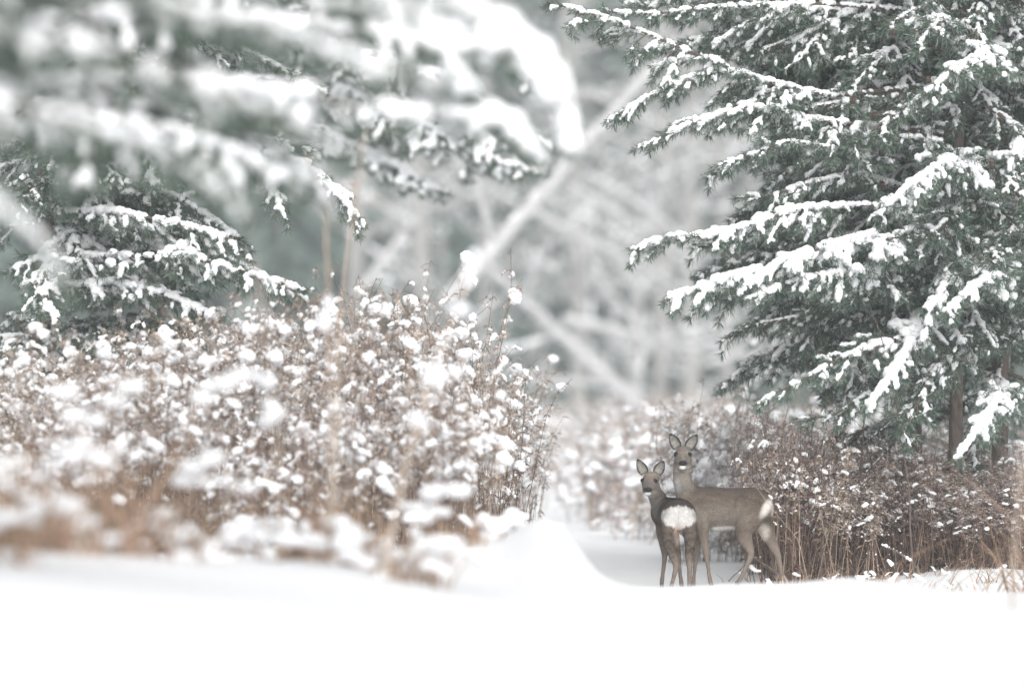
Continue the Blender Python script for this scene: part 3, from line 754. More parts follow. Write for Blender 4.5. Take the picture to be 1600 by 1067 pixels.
for i, pts in enumerate([
    [(-540, -40, 30), (-200, -60, 29), (150, -20, 28.5), (420, 40, 28.5), (600, 110, 28.5), (700, 130, 28.5)],
    [(-540, 60, 30), (-200, 20, 29), (100, 60, 28.5), (330, 130, 28.5), (480, 200, 28.5), (560, 250, 28.5)],
    [(-540, 160, 30), (-200, 140, 29), (60, 170, 28.5), (250, 230, 28.5), (360, 310, 28.5), (400, 350, 28.5)],
    [(-540, 300, 30), (-250, 250, 29), (-50, 290, 28.5), (60, 370, 28.5), (110, 470, 28.5)],
    [(-540, -100, 30), (-100, -140, 29), (300, -90, 28.5), (560, -20, 28.5), (740, 20, 28.5)]]):
    hero(tH, oH, pts, 160 + i, lat=.36, droop=.75, snow=.95, start=.3, gap=.12, r0=.02, voxel=.013, dens=520)
fill(tH, oH, PH, 22, (2.0, 4.2), (-55, 45), HEAVY, rf, .75, 1.15)
fill(tH, oH, PH, 20, (1.8, 4.0), (-80, 30), LIB, rf, .75, 1.1)
fill(tH, oH, PH, 14, (2.4, 4.2), (-60, 30), MESS, rf, 1, 1.5, tl=25, off=.8)

# pale pine tip far behind, right of the deer gap
tI, oI, PI_ = pine('soft pale young pine behind the right bank under the lowest sharp bough', 1290, 84, 0, 4.2, .06, GR)
fill(tI, oI, PI_, 26, (.8, 3.6), (0, 360), LIB, rf, .5, .8)

# ------------------------------------------------------------------ dead trees behind
def dead_tree(label, base, dirv_, L, r, seed, bends=.1, branches=8, mat='palebark', name='leaning_tree', cat='dead tree', bl=.4, sn=.07):
    rng = np.random.default_rng(seed)
    o = empty(name, base); tag(o, label, cat, 'bare snow lined trees behind the path')
    s = Soup(); P = shoot((0, 0, 0), dirv_, L, .0, rng, 20, bends)
    tube(s, P, np.linspace(r, r * .45, len(P)), 10, rough=.12, rng=rng)
    link('trunk', s.mesh('trunk', M[mat]), o)
    cs = []
    for t in np.linspace(0, 1, int(L / (r * .5))):
        u = t * 19; i = min(int(u), 18); f = u - i
        cs.append((P[i] * (1 - f) + P[i + 1] * f + np.array([0, 0, r * .62 * (1 - .5 * t)]), r * (1 - .5 * t) * rng.uniform(.35, .7)))
    link('snow_load', blobs_mesh('snow', [a for a, b in cs], [b for a, b in cs], M['snow'], .05), o)
    for k in range(branches):
        i = int(4 + k * 14 / branches); tg = P[i + 1] - P[i]; tg /= np.linalg.norm(tg)
        if k % 2: continue
        q = rng.normal(size=3); q[1] *= .5; q -= q.dot(tg) * tg; q /= np.linalg.norm(q)
        b, sn_ = Soup(), []
        tree_tubes(b, P[i], tg * .6 + q * .8, L * bl * rng.uniform(.5, 1), r * .3, 1, rng, sn_, .25, 2, .7, sn * .4, .0, .35)
        bo = link('branch', b.mesh('branch', M[mat]), o)
        if sn_: link('snow_load', blobs_mesh('snow', [a for a, _ in sn_], [c for _, c in sn_], M['snow'], .025), bo)
    return o
def between(label, a, b, r, seed, **kw):
    A_, B_ = at(*a), at(*b)
    return dead_tree(label, A_, B_ - A_, float(np.linalg.norm(B_ - A_)), r, seed, **kw)
between('long straight pale trunk leaning up to the right across the centre gap', (690, 480, 122), (1060, 60, 126), .150, 1, bends=.008, branches=4, bl=.25)
between('snow lined trunk falling from the leaning trunk down to the right toward the deer', (1060, 690, 165), (760, 400, 162), 0.174, 2, bends=.2, branches=8, bl=.45)
between('bent snow lined limb running low to the right behind the pine boughs', (880, 500, 168), (1230, 570, 170), 0.123, 3, bends=.25, branches=8, bl=.45)
between('upper snow lined limb slanting down right behind the gap', (830, 330, 173), (1080, 460, 176), 0.113, 4, bends=.22, branches=8, bl=.45)
between('short pale limb high in the gap, upper of a parallel pair', (925, 275, 179), (1120, 385, 179), 0.093, 5, bends=.2, branches=5, bl=.5)
between('short pale limb high in the gap, lower of a parallel pair', (895, 290, 170), (1030, 372, 170), 0.082, 6, bends=.2, branches=5, bl=.5)
between('thin snowy pole lying level just above the far weeds', (800, 585, 175), (1010, 604, 175), 0.082, 7, bends=.05, branches=2, bl=.25)
between('pale trunk leaning left behind the left bank', (560, 460, 140), (640, 350, 141), 0.103, 8, bends=.05, branches=3, bl=.3)
between('beige trunk leaning up right behind the upper pine boughs', (990, 470, 210), (1220, 130, 212), 0.154, 12, bends=.10, branches=6, bl=.45, mat='palebark')

# ------------------------------------------------------------------ far forest
def far_conifer(rng, h):
    tr, cr = Soup(), Soup(); cs, rs = [], []
    tube(tr, [(0, 0, -.5), (rng.normal(0, .1), 0, h * .5), (0, 0, h)], [h * .012, h * .008, .02], 8)
    z = h * .08
    while z < h * .98:
        rad = (1 - z / h) ** .8 * h * .22 * rng.uniform(.8, 1.1) + .15
        nb = int(7 + rad * 3)
        for k in range(nb):
            a = rng.uniform(0, 6.28); L = rad * rng.uniform(.7, 1.15)
            for e in range(int(4 + L * 4)):
                t = (e + rng.random()) / (4 + L * 4); r = L * t
                c = np.array([math.cos(a) * r, math.sin(a) * r, z - .35 * r * t + rng.normal(0, .05)])
                for q in range(7):
                    v = rng.normal(size=(3, 3)) * np.array([.14, .14, .10]); v[2] += np.array([0, 0, -.1])
                    cr.add(c + v, [[0, 1, 2]], np.array([.125, .170, .155]) * rng.uniform(.6, 1.4))  # crown colour paled to add to the distant haze
                if rng.random() < .05:
                    rr = rng.uniform(.05, .11); cs.append(c + np.array([0, 0, .06])); rs.append((rr * 1.5, rr * 1.5, rr * .7))
        z += rng.uniform(.28, .5)
    V, F = ICO1; sn = Soup()
    for c, r in zip(cs, rs): sn.add(V * np.array(r) * rng.uniform(.8, 1.2, (len(V), 1)) + c, F)
    return tr.mesh('trunk', M['hazebark']), cr.mesh('crown', M['farneedle'], False), sn.mesh('snow', M['snow'])
rc = np.random.default_rng(3)
CON = [far_conifer(rc, h) for h in (13, 16, 19)]
def far_bare(rng, h):
    s, br, sn = Soup(), Soup(), []
    P = shoot((0, 0, -.3), (rng.normal(0, .05), 0, 1), h, 0, rng, 14, .15)
    tube(s, P, np.linspace(h * .014, h * .004, 14), 9, rough=.1, rng=rng)
    for k in range(16):
        i = 2 + int(k * .68); a = rng.uniform(0, 6.28)
        tree_tubes(br, P[i], (math.cos(a), math.sin(a), rng.uniform(.2, .9)), h * rng.uniform(.15, .28), h * .004, 2, rng, sn, .5, 3, .65, .024, .05, .22)
    V, F = ICO1; q = Soup()
    for c, r in sn: q.add(V * r + c, F)
    return s.mesh('trunk', M['hazebark']), br.mesh('limbs', M['hazebark']), q.mesh('snow', M['snow'])
BARE = [far_bare(rc, h) for h in (11, 14)]
def far_tree(kind, px, d, s_, label, group):
    x = (px - 800) / F_PX * d
    con = kind < 3
    o = empty('fir_tree' if con else 'bare_tree', (x, d, gz(x, d) - .2), rc.uniform(0, 6.28)); o.scale = (s_,) * 3
    tag(o, label, 'fir tree' if con else 'bare tree', group)
    a, b, c = CON[kind] if con else BARE[kind - 3]
    link('trunk', a, o); link('crown' if con else 'limbs', b, o); link('snow_load', c, o)
for row, (d, step) in enumerate([(255, 115), (300, 105), (350, 95), (410, 85), (480, 75)]):
    for nth, px in enumerate(np.arange(-150, 1800, step)):
        p = px + rc.uniform(-35, 35) + row * 25
        if row == 0 and 780 < p < 1130: continue
        k = rc.integers(0, 3)
        far_tree(k, p, d + rc.uniform(-14, 14), rc.uniform(1.3, 1.75), f'hazy snow dusted fir, {ORD[nth]} from the left in the {["nearest", "second", "third", "fourth", "farthest"][row]} row of the wood', 'hazy firs of the far wood')
for i, (px, d) in enumerate([(905, 200), (1075, 205), (760, 210), (655, 195), (985, 240), (840, 250), (1140, 215), (560, 205), (1030, 190)]):
    far_tree(3 + i % 2, px, d, rc.uniform(1.2, 1.5), 'bare hazy tree, ' + ['first from the leaning trunk', 'with a beige trunk in the right half of the gap', 'crossed by the leaning trunk', 'behind the left bank plumes', 'in the middle of the gap', 'left of the gap centre', 'by the pine boughs', 'behind the tall reed', 'just above the ears of the deer'][i], 'bare hazy trees behind the path')

# ------------------------------------------------------------------ deer
DY = 60.0
K = 3.5567
def dp(cx, cy, dep=0.0):      # crop pixel of the deer close-up -> world
    return at(960 + cx / K, 640 + cy / K, DY) + np.array([0, dep, 0])
PXM = 200 * K                 # crop pixels per metre

def limb(cen, rad, pts, den=.22):
    """pts: (cx, cy, depth_m, r_px_horizontal, r_m_depth, r_px_vertical)"""
    pts = [tuple(p) for p in pts]
    for a, b in zip(pts[:-1], pts[1:]):
        A_, B_ = dp(*a[:3]), dp(*b[:3])
        ra = np.array([a[3] / PXM, a[4], a[5] / PXM]); rb = np.array([b[3] / PXM, b[4], b[5] / PXM])
        n = max(2, int(np.linalg.norm(B_ - A_) / (den * min(ra.min(), rb.min()))) + 1)
        for t in np.linspace(0, 1, n):
            t2 = t; cen.append(A_ * (1 - t2) + B_ * t2); rad.append(ra * (1 - t2) + rb * t2)
def rl(cx, cy, dep, r): return (cx, cy, dep, r, r / PXM, r)

def mixc(c, target, k): return c * (1 - k[:, None]) + np.array(target) * k[:, None]
def ell(cx, cy, x0, y0, rx, ry, soft=.25):
    q = np.sqrt(((cx - x0) / rx) ** 2 + ((cy - y0) / ry) ** 2)
    return 1 - smooth01(1 - soft, 1 + soft, q)

def ear(parent, o0, base, tip, wpx, dep, name='ear', lean=0.0):
    b, t = dp(*base, dep), dp(*tip, dep - .015)
    ax = t - b; L = np.linalg.norm(ax); ax /= L
    sd_ = np.cross(ax, [0, -1, 0]); sd_ /= np.linalg.norm(sd_)
    nu, nv = 16, 11
    V, Cc = [], []
    for layer in (0, 1):
        for i in range(nu):
            u = i / (nu - 1)
            wd = wpx / PXM * (.42 * (1 - u) ** 2 + math.sin(PI * min(1, u * .93 + .07) ** .85) ** .75) * (1 if u < .97 else .5)
            for j in range(nv):
                v = j / (nv - 1) * 2 - 1
                cup = .026 * (1 - v * v) * math.sin(PI * (.15 + .8 * u)) + (.007 if layer else 0) * (1 - abs(v) ** 4)
                p = b + ax * u * L + sd_ * v * wd * .5 + np.array([0, cup - .008, 0])
                V.append(p - o0)
                if layer: Cc.append((.13, .105, .09))
                else:
                    e = max(abs(v), (u - .5) * 2 if u > .5 else 0)
                    nz = noise.noise(Vector((u * 6, v * 5, base[0])))
                    c = np.array((.20, .19, .17)) * (1 + .8 * nz)
                    if e > .70: c = np.array((.035, .03, .028))
                    if u < .12: c = c * .5
                    Cc.append(c)
    F = []
    for layer in (0, 1):
        for i in range(nu - 1):
            for j in range(nv - 1):
                q = layer * nu * nv + i * nv + j
                F.append((q, q + 1, q + nv + 1, q + nv) if layer else (q, q + nv, q + nv + 1, q + 1))
    m_ = nu * nv
    for i in range(nu - 1):
        for j in (0, nv - 1):
            q = i * nv + j; F.append((q, q + nv, q + nv + m_, q + m_))
    for j in range(nv - 1):
        q = (nu - 1) * nv + j; F.append((q, q + 1, q + 1 + m_, q + m_))
    return link(name, mesh('ear', np.array(V), np.array(F), M['fur'], np.array(Cc)), parent)

def build_deer(name, label, origin, cen, rad, colfn, eyes, nose, ears, hooves, tuft, seed, flow):
    o0 = np.array(origin)
    root = empty(name, o0); tag(root, label, 'deer', 'roe deer on the path')
    me = blobs_mesh('body', np.array(cen) - o0, rad, M['fur'], .0065, smooth_it=9, low=ICO2)
    n = len(me.vertices)
    co = np.empty(n * 3, np.float32); me.vertices.foreach_get('co', co); co = co.reshape(-1, 3).astype(float)
    no = np.empty(n * 3, np.float32); me.vertex_normals.foreach_get('vector', no); no = no.reshape(-1, 3).astype(float)
    def cxcy(P):
        W_ = P + o0
        return ((W_[:, 0] / DY * F_PX + 800) - 960) * K, ((Y_H - (W_[:, 2] - CAM_H) / DY * F_PX) - 640) * K, W_[:, 1] - DY
    cx, cy, dep = cxcy(co)
    col = colfn(cx, cy, dep, no)
    a = me.color_attributes.new('col', 'FLOAT_COLOR', 'POINT')
    cc = np.ones((n, 4), np.float32); cc[:, :3] = col; a.data.foreach_set('color', cc.ravel())
    body = link('body', me, root)
    bvh = BVHTree.FromPolygons([Vector(v) for v in co], [tuple(p.vertices) for p in me.polygons])
    def hit(cx_, cy_):
        p = dp(cx_, cy_, -1.5) - o0
        h = bvh.ray_cast(Vector(p), Vector((0, 1, 0)))
        return np.array(h[0]) if h[0] else dp(cx_, cy_, 0) - o0
    for (ex, ey, er) in eyes:
        p = hit(ex, ey)
        V, F = ICO3
        e = link('eye', mesh('eye', V * np.array([er, er * .8, er * .8]), F, M['eye']), root, p + np.array([0, er * .30, 0]))
        # dark lids and pale brow as a thin ring around the eye
        s = Soup(); th = np.linspace(0, 2 * PI, 15)
        Pr = np.stack([np.cos(th) * er * 1.12, -np.zeros(15) , np.sin(th) * er * .88], 1)
        tube(s, Pr, .0038, 5, (.02, .017, .015)); link('eyelid', s.mesh('eyelid', M['fur']), e, (0, -er * .12, 0))
    p = hit(nose[0], nose[1])
    s = Soup(); V, F = ICO3
    q = V * np.array([nose[2], .014, nose[3]])
    q[:, 0] *= 1 - .28 * (V[:, 2] < 0) * np.abs(V[:, 2])
    s.add(q, F)
    nz = link('nose', s.mesh('nose', M['nose']), root, p + np.array([0, .004, 0]))
    for sg in (-1, 1):
        s = Soup(); s.add(ICO2[0] * np.array([nose[2] * .22, .005, nose[3] * .3]), ICO2[1]); 
        link('nostril', s.mesh('nostril', M['eye']), nz, (sg * nose[2] * .52, -.011, -.001))
    for e in ears: ear(root, o0, *e)
    for (hx, hy, hd, hr) in hooves:
        s = Soup(); p = dp(hx, hy, hd) - o0
        for sg in (-1, 1):
            V, F = ICO2; q = V.copy(); q[:, 2] = np.clip(q[:, 2], -.75, 1)
            s.add(q * np.array([hr * .62, hr * .95, hr * 1.25]) + np.array([sg * hr * .42, 0, hr * .3]), F)
        link('hoof', s.mesh('hoof', M['hoof']), root, p)
    # fur: short strands laid along the coat
    rng = np.random.default_rng(seed)
    me.calc_loop_triangles()
    tri = np.empty(len(me.loop_triangles) * 3, np.int32); me.loop_triangles.foreach_get('vertices', tri); tri = tri.reshape(-1, 3)
    a_ = co[tri[:, 1]] - co[tri[:, 0]]; b_ = co[tri[:, 2]] - co[tri[:, 0]]
    ar = np.linalg.norm(np.cross(a_, b_), axis=1)
    ns = 60000
    idx = rng.choice(len(tri), ns, p=ar / ar.sum())
    u = rng.random((ns, 2)); fl = u.sum(1) > 1; u[fl] = 1 - u[fl]
    base = co[tri[idx, 0]] + a_[idx] * u[:, :1] + b_[idx] * u[:, 1:]
    nr = no[tri[idx, 0]]
    fcx, fcy, fdep = cxcy(base)
    fd = flow(fcx, fcy, fdep)
    fd = fd - (fd * nr).sum(1)[:, None] * nr; fd /= np.linalg.norm(fd, axis=1)[:, None] + 1e-6
    kc = colfn(fcx, fcy, fdep, nr)
    white = smooth01(.35, .6, kc.mean(1))
    head = ell(fcx, fcy, eyes[0][0] * .5 + eyes[1][0] * .5, eyes[0][1] + 40, 75, 115, .1)
    leg = smooth01(700, 760, fcy)
    bald = ell(fcx, fcy, nose[0], nose[1] + 1, 25, 17, .1)
    for e_ in eyes: bald = np.maximum(bald, ell(fcx, fcy, e_[0], e_[1], 13, 11, .1))
    ln = (.017 + .005 * white) * (1 - .65 * head) * (1 - .5 * leg) * (1 - .9 * bald) * rng.uniform(.6, 1.3, ns)
    dr = fd + nr * (.28 + .3 * white)[:, None] + rng.normal(0, .14, (ns, 3)); dr /= np.linalg.norm(dr, axis=1)[:, None]
    sd_ = np.cross(dr, nr + rng.normal(0, .3, (ns, 3))); sd_ /= np.linalg.norm(sd_, axis=1)[:, None] + 1e-6
    sw = sd_ * .0013
    base = base - nr * .001
    V = np.stack([base - sw, base + sw, base + dr * ln[:, None]], 1).reshape(-1, 3)
    F = np.arange(ns * 3).reshape(-1, 3)
    var = rng.uniform(.5, 1.6, (ns, 1)); var = 1 + (var - 1) * (1 - .85 * white)[:, None]; kk = np.repeat(kc * var, 3, 0)
    f = link('fur', mesh('fur', V, F, M['hair'], kk, False), root); f['kind'] = 'stuff'
    return root

# --- doe (adult), side view facing left, head turned to the camera
c_, r_ = [], []
limb(c_, r_, [(402, 500, .0, 62, .085, 82), (440, 528, .02, 62, .105, 106), (500, 545, .02, 62, .115, 116), (570, 548, .02, 60, .122, 117),
              (640, 545, .015, 60, .122, 111), (705, 538, .01, 60, .118, 104), (765, 536, -.01, 62, .115, 103), (815, 535, -.03, 50, .105, 88), (842, 545, -.04, 36, .085, 66)])
limb(c_, r_, [(425, 490, 0, 62, .075, 65), (396, 445, -.01, 58, .068, 60), (378, 400, -.02, 52, .06, 50), (371, 350, -.025, 47, .055, 45), (374, 295, -.02, 46, .058, 44)])
# head: skull, cheeks, muzzle
limb(c_, r_, [(381, 246, -.03, 46, .062, 42), (380, 266, -.07, 45, .055, 46), (378, 292, -.115, 36, .04, 38), (377, 306, -.15, 26, .028, 25)])
limb(c_, r_, [(381, 285, -.045, 51, .055, 40), (381, 308, -.04, 50, .05, 34), (379, 322, -.09, 32, .03, 22)])
limb(c_, r_, [rl(352, 252, -.075, 20), rl(349, 262, -.06, 18)]); limb(c_, r_, [rl(408, 252, -.075, 20), rl(411, 262, -.06, 18)])
# near foreleg
limb(c_, r_, [(470, 600, -.06, 50, .055, 66), (488, 660, -.065, 36, .045, 44), (494, 710, -.07, 27, .032, 30), (504, 770, -.07, 19, .023, 22), (508, 800, -.07, 17, .021, 20), (514, 835, -.07, 13, .016, 16), (522, 895, -.07, 11, .0135, 14), (529, 940, -.075, 13, .016, 14), (534, 965, -.085, 13, .017, 12)], .3)
# far foreleg
limb(c_, r_, [(450, 610, .08, 42, .05, 60), (455, 670, .085, 30, .04, 40), (459, 720, .085, 24, .03, 30), (461, 790, .085, 17, .021, 22), (457, 812, .085, 16, .02, 18), (450, 860, .085, 12, .015, 16), (443, 925, .085, 10.5, .0135, 14), (441, 950, .08, 13, .016, 14), (440, 970, .07, 13, .017, 12)], .3)
# near hind leg
limb(c_, r_, [(765, 560, -.075, 72, .062, 84), (738, 625, -.085, 66, .058, 62), (716, 668, -.09, 46, .048, 46), (722, 712, -.09, 42, .038, 36), (742, 755, -.09, 28, .026, 30), (757, 788, -.09, 20, .02, 22), (755, 815, -.09, 17, .018, 20), (737, 855, -.09, 14, .0155, 16), (716, 900, -.09, 12.5, .0145, 15), (700, 935, -.09, 13.5, .0165, 14), (687, 955, -.095, 14, .017, 12)], .3)
# far hind leg
limb(c_, r_, [(820, 580, .06, 52, .06, 62), (836, 640, .08, 48, .055, 52), (856, 695, .09, 38, .042, 40), (882, 745, .09, 27, .03, 34), (903, 790, .09, 21, .022, 26), (914, 820, .09, 17, .019, 20), (922, 860, .09, 13, .016, 16), (930, 910, .09, 12, .0145, 15), (936, 940, .085, 13.5, .016, 14), (942, 955, .08, 14, .017, 12)], .3)
# belly / tuck and tail fringe
limb(c_, r_, [(560, 630, .02, 50, .08, 42), (650, 628, .02, 50, .08, 32), (720, 640, .02, 50, .08, 30)])
limb(c_, r_, [(852, 510, -.06, 20, .03, 26), (862, 545, -.065, 20, .032, 40), (858, 580, -.06, 20, .03, 26)])
def coat(c, cx, cy):
    a = np.array([noise.noise(Vector((x * .022, y * .03, 0))) + .7 * noise.noise(Vector((x * .07, y * .09, 4))) for x, y in zip(cx, cy)])
    return c * (1 + .38 * a)[:, None]
def col_doe(cx, cy, dep, no):
    c = np.ones((len(cx), 3)) * np.array([.103, .078, .059])
    c = coat(c, cx, cy)
    q_ = 590 - cy; q_ = cx - (648 + q_ * .12 + q_ * q_ * .0022)
    c *= (1 - .45 * np.exp(-(q_ / 7) ** 2) * (cy > 465) * (cy < 610))[:, None]  # crease shade between flank and thigh, painted into the coat colour
    c *= (1 + .10 * np.sin(cx * .05 + np.sin(cy * .07) * 2) * np.sin(cy * .031))[:, None]
    up = smooth01(.2, .95, no[:, 2])
    c = mixc(c, (.085, .066, .056), up * (cy > 400) * (cy < 560) * .9); c = mixc(c, (.165, .135, .108), ell(cx, cy, 560, 600, 190, 85, .9) * .6)  # coat's darker back and paler flank, strengthened as painted shading
    c = mixc(c, (.19, .155, .13), smooth01(640, 760, cy) * .8)
    c = mixc(c, (.20, .175, .15), ell(cx, cy, 545, 590, 130, 60, .8) * .55)
    c = mixc(c, (.24, .20, .165), ell(cx, cy, 700, 600, 60, 60, .8) * .35)
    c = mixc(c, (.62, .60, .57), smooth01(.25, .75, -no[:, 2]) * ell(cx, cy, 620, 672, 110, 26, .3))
    c = mixc(c, (.55, .5, .45), ell(cx, cy, 812, 680, 45, 48, .5) * (dep > -.02))
    c = mixc(c, (.68, .65, .61), ell(cx + (cy - 550) * .45, cy, 836, 546, 24, 50, .5) * (cx > 795)); c = mixc(c, (.40, .35, .31), ell(cx, cy, 882, 545, 22, 55, .3) * .8)
    c = mixc(c, (.03, .026, .024), ell(cx, cy, 668, 520, 5, 60, .6) * .25)  # narrow core of the painted thigh crease shade
    # neck and throat
    c = mixc(c, (.22, .20, .175), ell(cx, cy, 372, 385, 66, 80, .7) * .8)
    c = mixc(c, (.38, .37, .36), ell(cx, cy, 338, 432, 24, 46, .7) * (no[:, 1] < .25))
    hd = ell(cx, cy, 380, 275, 75, 80, .05) * (cy < 345)
    c = mixc(c, (.165, .14, .12), hd * .8)
    c = mixc(c, (.30, .27, .235), hd * ell(cx, cy, 382, 330, 48, 26, .4))
    c = mixc(c, (.085, .075, .07), hd * ell(cx, cy, 360, 268, 11, 18, .6) * .7)
    c = mixc(c, (.085, .075, .07), hd * ell(cx, cy, 396, 268, 11, 18, .6) * .7)
    c = mixc(c, (.33, .30, .27), hd * ell(cx, cy, 341, 236, 15, 6, .5) * .7)
    c = mixc(c, (.33, .30, .27), hd * ell(cx, cy, 414, 238, 15, 6, .5) * .7)
    c = mixc(c, (.03, .028, .028), hd * ell(cx, cy, 378, 299, 27, 16, .3) * .8)
    c = mixc(c, (.78, .77, .75), hd * ell(cx, cy, 376, 321, 19, 9, .4))
    return c
def flow_doe(cx, cy, dep):
    f = np.zeros((len(cx), 3)); f[:, 0] = 1; f[:, 2] = -.35
    neck = ell(cx, cy, 380, 390, 80, 100, .4); f = f * (1 - neck[:, None]) + np.array([.25, 0, -1]) * neck[:, None]
    leg = smooth01(660, 740, cy); f = f * (1 - leg[:, None]) + np.array([.1, 0, -1]) * leg[:, None]
    hd = ell(cx, cy, 380, 270, 70, 85, .1); f = f * (1 - hd[:, None]) + (np.stack([(cx - 378) / 60, np.full(len(cx), .6), -(cy - 300) / 60], 1)) * hd[:, None]
    return f
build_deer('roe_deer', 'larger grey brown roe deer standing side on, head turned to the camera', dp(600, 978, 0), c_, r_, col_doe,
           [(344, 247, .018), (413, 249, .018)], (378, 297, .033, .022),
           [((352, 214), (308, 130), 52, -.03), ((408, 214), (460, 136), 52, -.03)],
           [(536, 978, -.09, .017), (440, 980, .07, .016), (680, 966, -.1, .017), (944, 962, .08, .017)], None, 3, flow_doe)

# --- young deer seen from behind, body turned away, head turned back
c_, r_ = [], []
FD = -.55
limb(c_, r_, [(352, 590, FD, 80, .07, 80), (350, 582, FD + .06, 94, .1, 90), (335, 578, FD + .16, 92, .12, 88), (310, 575, FD + .30, 88, .12, 88), (282, 572, FD + .42, 78, .11, 86), (262, 566, FD + .52, 60, .09, 80)])
limb(c_, r_, [(262, 545, FD + .50, 52, .08, 60), (243, 505, FD + .46, 48, .07, 52), (224, 468, FD + .38, 43, .06, 46), (208, 430, FD + .31, 41, .058, 42), (200, 405, FD + .28, 43, .055, 40)])
limb(c_, r_, [(199, 385, FD + .26, 46, .06, 44), (193, 405, FD + .22, 45, .053, 46), (185, 432, FD + .175, 35, .038, 37), (181, 448, FD + .14, 25, .027, 24)])
limb(c_, r_, [(200, 425, FD + .25, 50, .055, 38), (198, 447, FD + .26, 47, .05, 34), (187, 458, FD + .20, 31, .032, 22)])
limb(c_, r_, [rl(165, 394, FD + .22, 19), rl(162, 404, FD + .235, 17)]); limb(c_, r_, [rl(220, 396, FD + .22, 20), rl(224, 406, FD + .235, 18)])
# hind legs
limb(c_, r_, [(302, 630, FD - .0, 47, .065, 60), (290, 690, FD - .02, 36, .058, 52), (299, 750, FD - .02, 28, .045, 40), (318, 805, FD - .0, 22, .032, 34), (334, 850, FD - .06, 19, .024, 24), (331, 880, FD - .07, 15, .019, 20), (319, 925, FD - .06, 12, .0155, 16), (309, 965, FD - .06, 12.5, .0165, 14), (306, 985, FD - .05, 12.5, .017, 12)], .3)
limb(c_, r_, [(398, 630, FD - .0, 48, .065, 60), (413, 690, FD - .03, 38, .058, 52), (409, 750, FD - .03, 28, .045, 40), (402, 805, FD - .02, 21, .031, 34), (407, 855, FD - .08, 18, .023, 24), (408, 885, FD - .08, 15, .019, 20), (406, 935, FD - .07, 12.5, .0155, 16), (407, 975, FD - .07, 12.5, .0165, 14), (407, 995, FD - .06, 13, .017, 12)], .3)
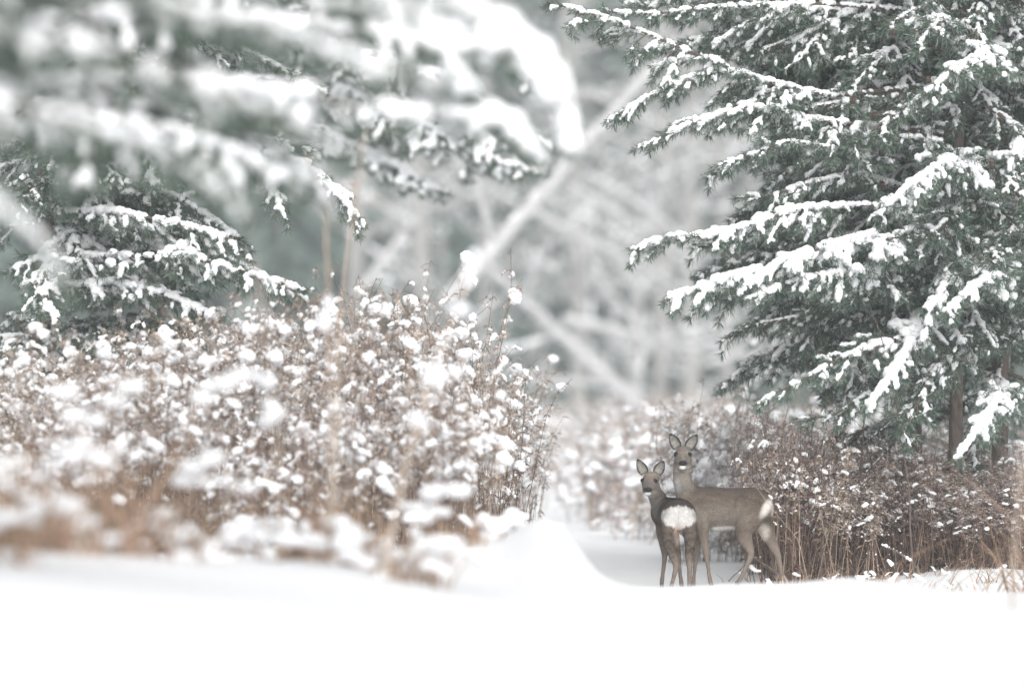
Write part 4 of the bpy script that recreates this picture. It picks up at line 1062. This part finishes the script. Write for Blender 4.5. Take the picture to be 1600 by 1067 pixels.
# fore legs, further away
limb(c_, r_, [(262, 620, FD + .44, 38, .05, 60), (262, 690, FD + .44, 27, .036, 44), (270, 750, FD + .44, 21, .028, 34), (278, 805, FD + .44, 17, .022, 24), (275, 850, FD + .44, 13, .017, 18), (267, 910, FD + .44, 11.5, .0145, 16), (263, 945, FD + .44, 13, .016, 14), (261, 968, FD + .43, 13, .017, 12)], .3)
limb(c_, r_, [(318, 620, FD + .44, 38, .05, 60), (330, 690, FD + .44, 27, .036, 44), (345, 760, FD + .44, 20, .027, 34), (355, 825, FD + .44, 16.5, .021, 24), (358, 860, FD + .44, 13, .017, 18), (364, 920, FD + .44, 11, .0145, 16), (369, 950, FD + .44, 13, .016, 14), (371, 975, FD + .43, 13, .017, 12)], .3)
def col_fawn(cx, cy, dep, no):
    c = np.ones((len(cx), 3)) * np.array([.100, .076, .060])
    c = coat(c, cx, cy)
    c *= (1 + .1 * np.sin(cx * .11 + np.sin(cy * .13) * 2) * np.sin(cy * .09))[:, None]
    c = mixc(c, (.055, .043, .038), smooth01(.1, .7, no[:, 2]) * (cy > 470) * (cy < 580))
    c = mixc(c, (.19, .175, .16), ell(cx, cy, 205, 520, 60, 60, .6) * .8)
    mott = np.array([noise.noise(Vector((a * .06, b * .045, 0))) for a, b in zip(cx, cy)])
    c = mixc(c, (.03, .024, .022), smooth01(.0, .22, mott) * smooth01(650, 690, cy) * (1 - smooth01(820, 900, cy)) * (dep < FD + .2) * .75)
    c = mixc(c, (.20, .165, .14), smooth01(780, 860, cy) * .7)
    wav = 3 * np.sin(cx * .15) + 2 * np.sin(cx * .31 + 1)
    q = ell(cx, cy + wav, 350, 590, 97, 59, .12) * (dep < FD + .1) * (no[:, 1] < .35)
    c = mixc(c, (.055, .043, .038), ell(cx, cy, 350, 550, 118, 62, .15) * (cy < 590) * (1 - q) * (dep < FD + .2))
    c = mixc(c, (.62, .61, .595), q); c *= (1 - .22 * np.exp(-((cx - 346) / 5) ** 2) * q * (cy > 560))[:, None]  # white rump patch, with the shade of its centre fold painted in
    c = mixc(c, (.46, .36, .30), ell(cx, cy, 345, 690, 22, 60, .4) * (no[:, 1] < .6))
    hd = ell(cx, cy, 198, 405, 72, 85, .05) * (cy < 490) * (dep < FD + .36)
    c = mixc(c, (.15, .125, .108), hd * .8)
    c = mixc(c, (.22, .175, .145), hd * ell(cx, cy, 205, 350, 40, 22, .6) * .7)
    c = mixc(c, (.28, .25, .22), hd * ell(cx, cy, 195, 472, 46, 26, .4))
    c = mixc(c, (.07, .062, .06), hd * ell(cx, cy, 180, 412, 30, 22, .6) * .6)
    c = mixc(c, (.03, .028, .028), hd * ell(cx, cy, 180, 444, 27, 16, .3) * .8)
    c = mixc(c, (.78, .77, .75), hd * ell(cx, cy, 180, 465, 18, 8, .4))
    return c
def flow_fawn(cx, cy, dep):
    f = np.zeros((len(cx), 3)); f[:, 0] = (cx - 350) / 200; f[:, 1] = -.6; f[:, 2] = -.8
    leg = smooth01(660, 740, cy); f = f * (1 - leg[:, None]) + np.array([0, 0, -1]) * leg[:, None]
    hd = ell(cx, cy, 198, 405, 72, 85, .1) * (dep < FD + .36); f = f * (1 - hd[:, None]) + (np.stack([(cx - 181) / 60, np.full(len(cx), .6), -(cy - 444) / 60], 1)) * hd[:, None]
    return f
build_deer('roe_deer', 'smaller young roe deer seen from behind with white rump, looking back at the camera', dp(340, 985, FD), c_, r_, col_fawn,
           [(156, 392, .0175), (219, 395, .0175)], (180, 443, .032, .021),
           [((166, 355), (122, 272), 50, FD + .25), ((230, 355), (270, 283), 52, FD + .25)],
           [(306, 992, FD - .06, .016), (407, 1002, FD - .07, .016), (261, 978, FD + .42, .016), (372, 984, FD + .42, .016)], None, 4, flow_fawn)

# ------------------------------------------------------------------ winter haze
hz, nt, b = mat_base('haze')
nt.nodes.remove(b)
pv = nt.nodes.new('ShaderNodeVolumePrincipled')
pv.inputs['Color'].default_value = (.90, .96, .97, 1); pv.inputs['Density'].default_value = .0008; pv.inputs['Anisotropy'].default_value = .1
nt.links.new(pv.outputs[0], [n for n in nt.nodes if n.type == 'OUTPUT_MATERIAL'][0].inputs['Volume'])
V = np.array([(x, y, z) for x in (-620, 620) for y in (-40, 670) for z in (-3, 32)], float)
F = np.array([(0, 1, 3, 2), (4, 6, 7, 5), (0, 4, 5, 1), (2, 3, 7, 6), (0, 2, 6, 4), (1, 5, 7, 3)])
h = link('haze', mesh('haze', V, F, hz, smooth=False)); h['kind'] = 'stuff'
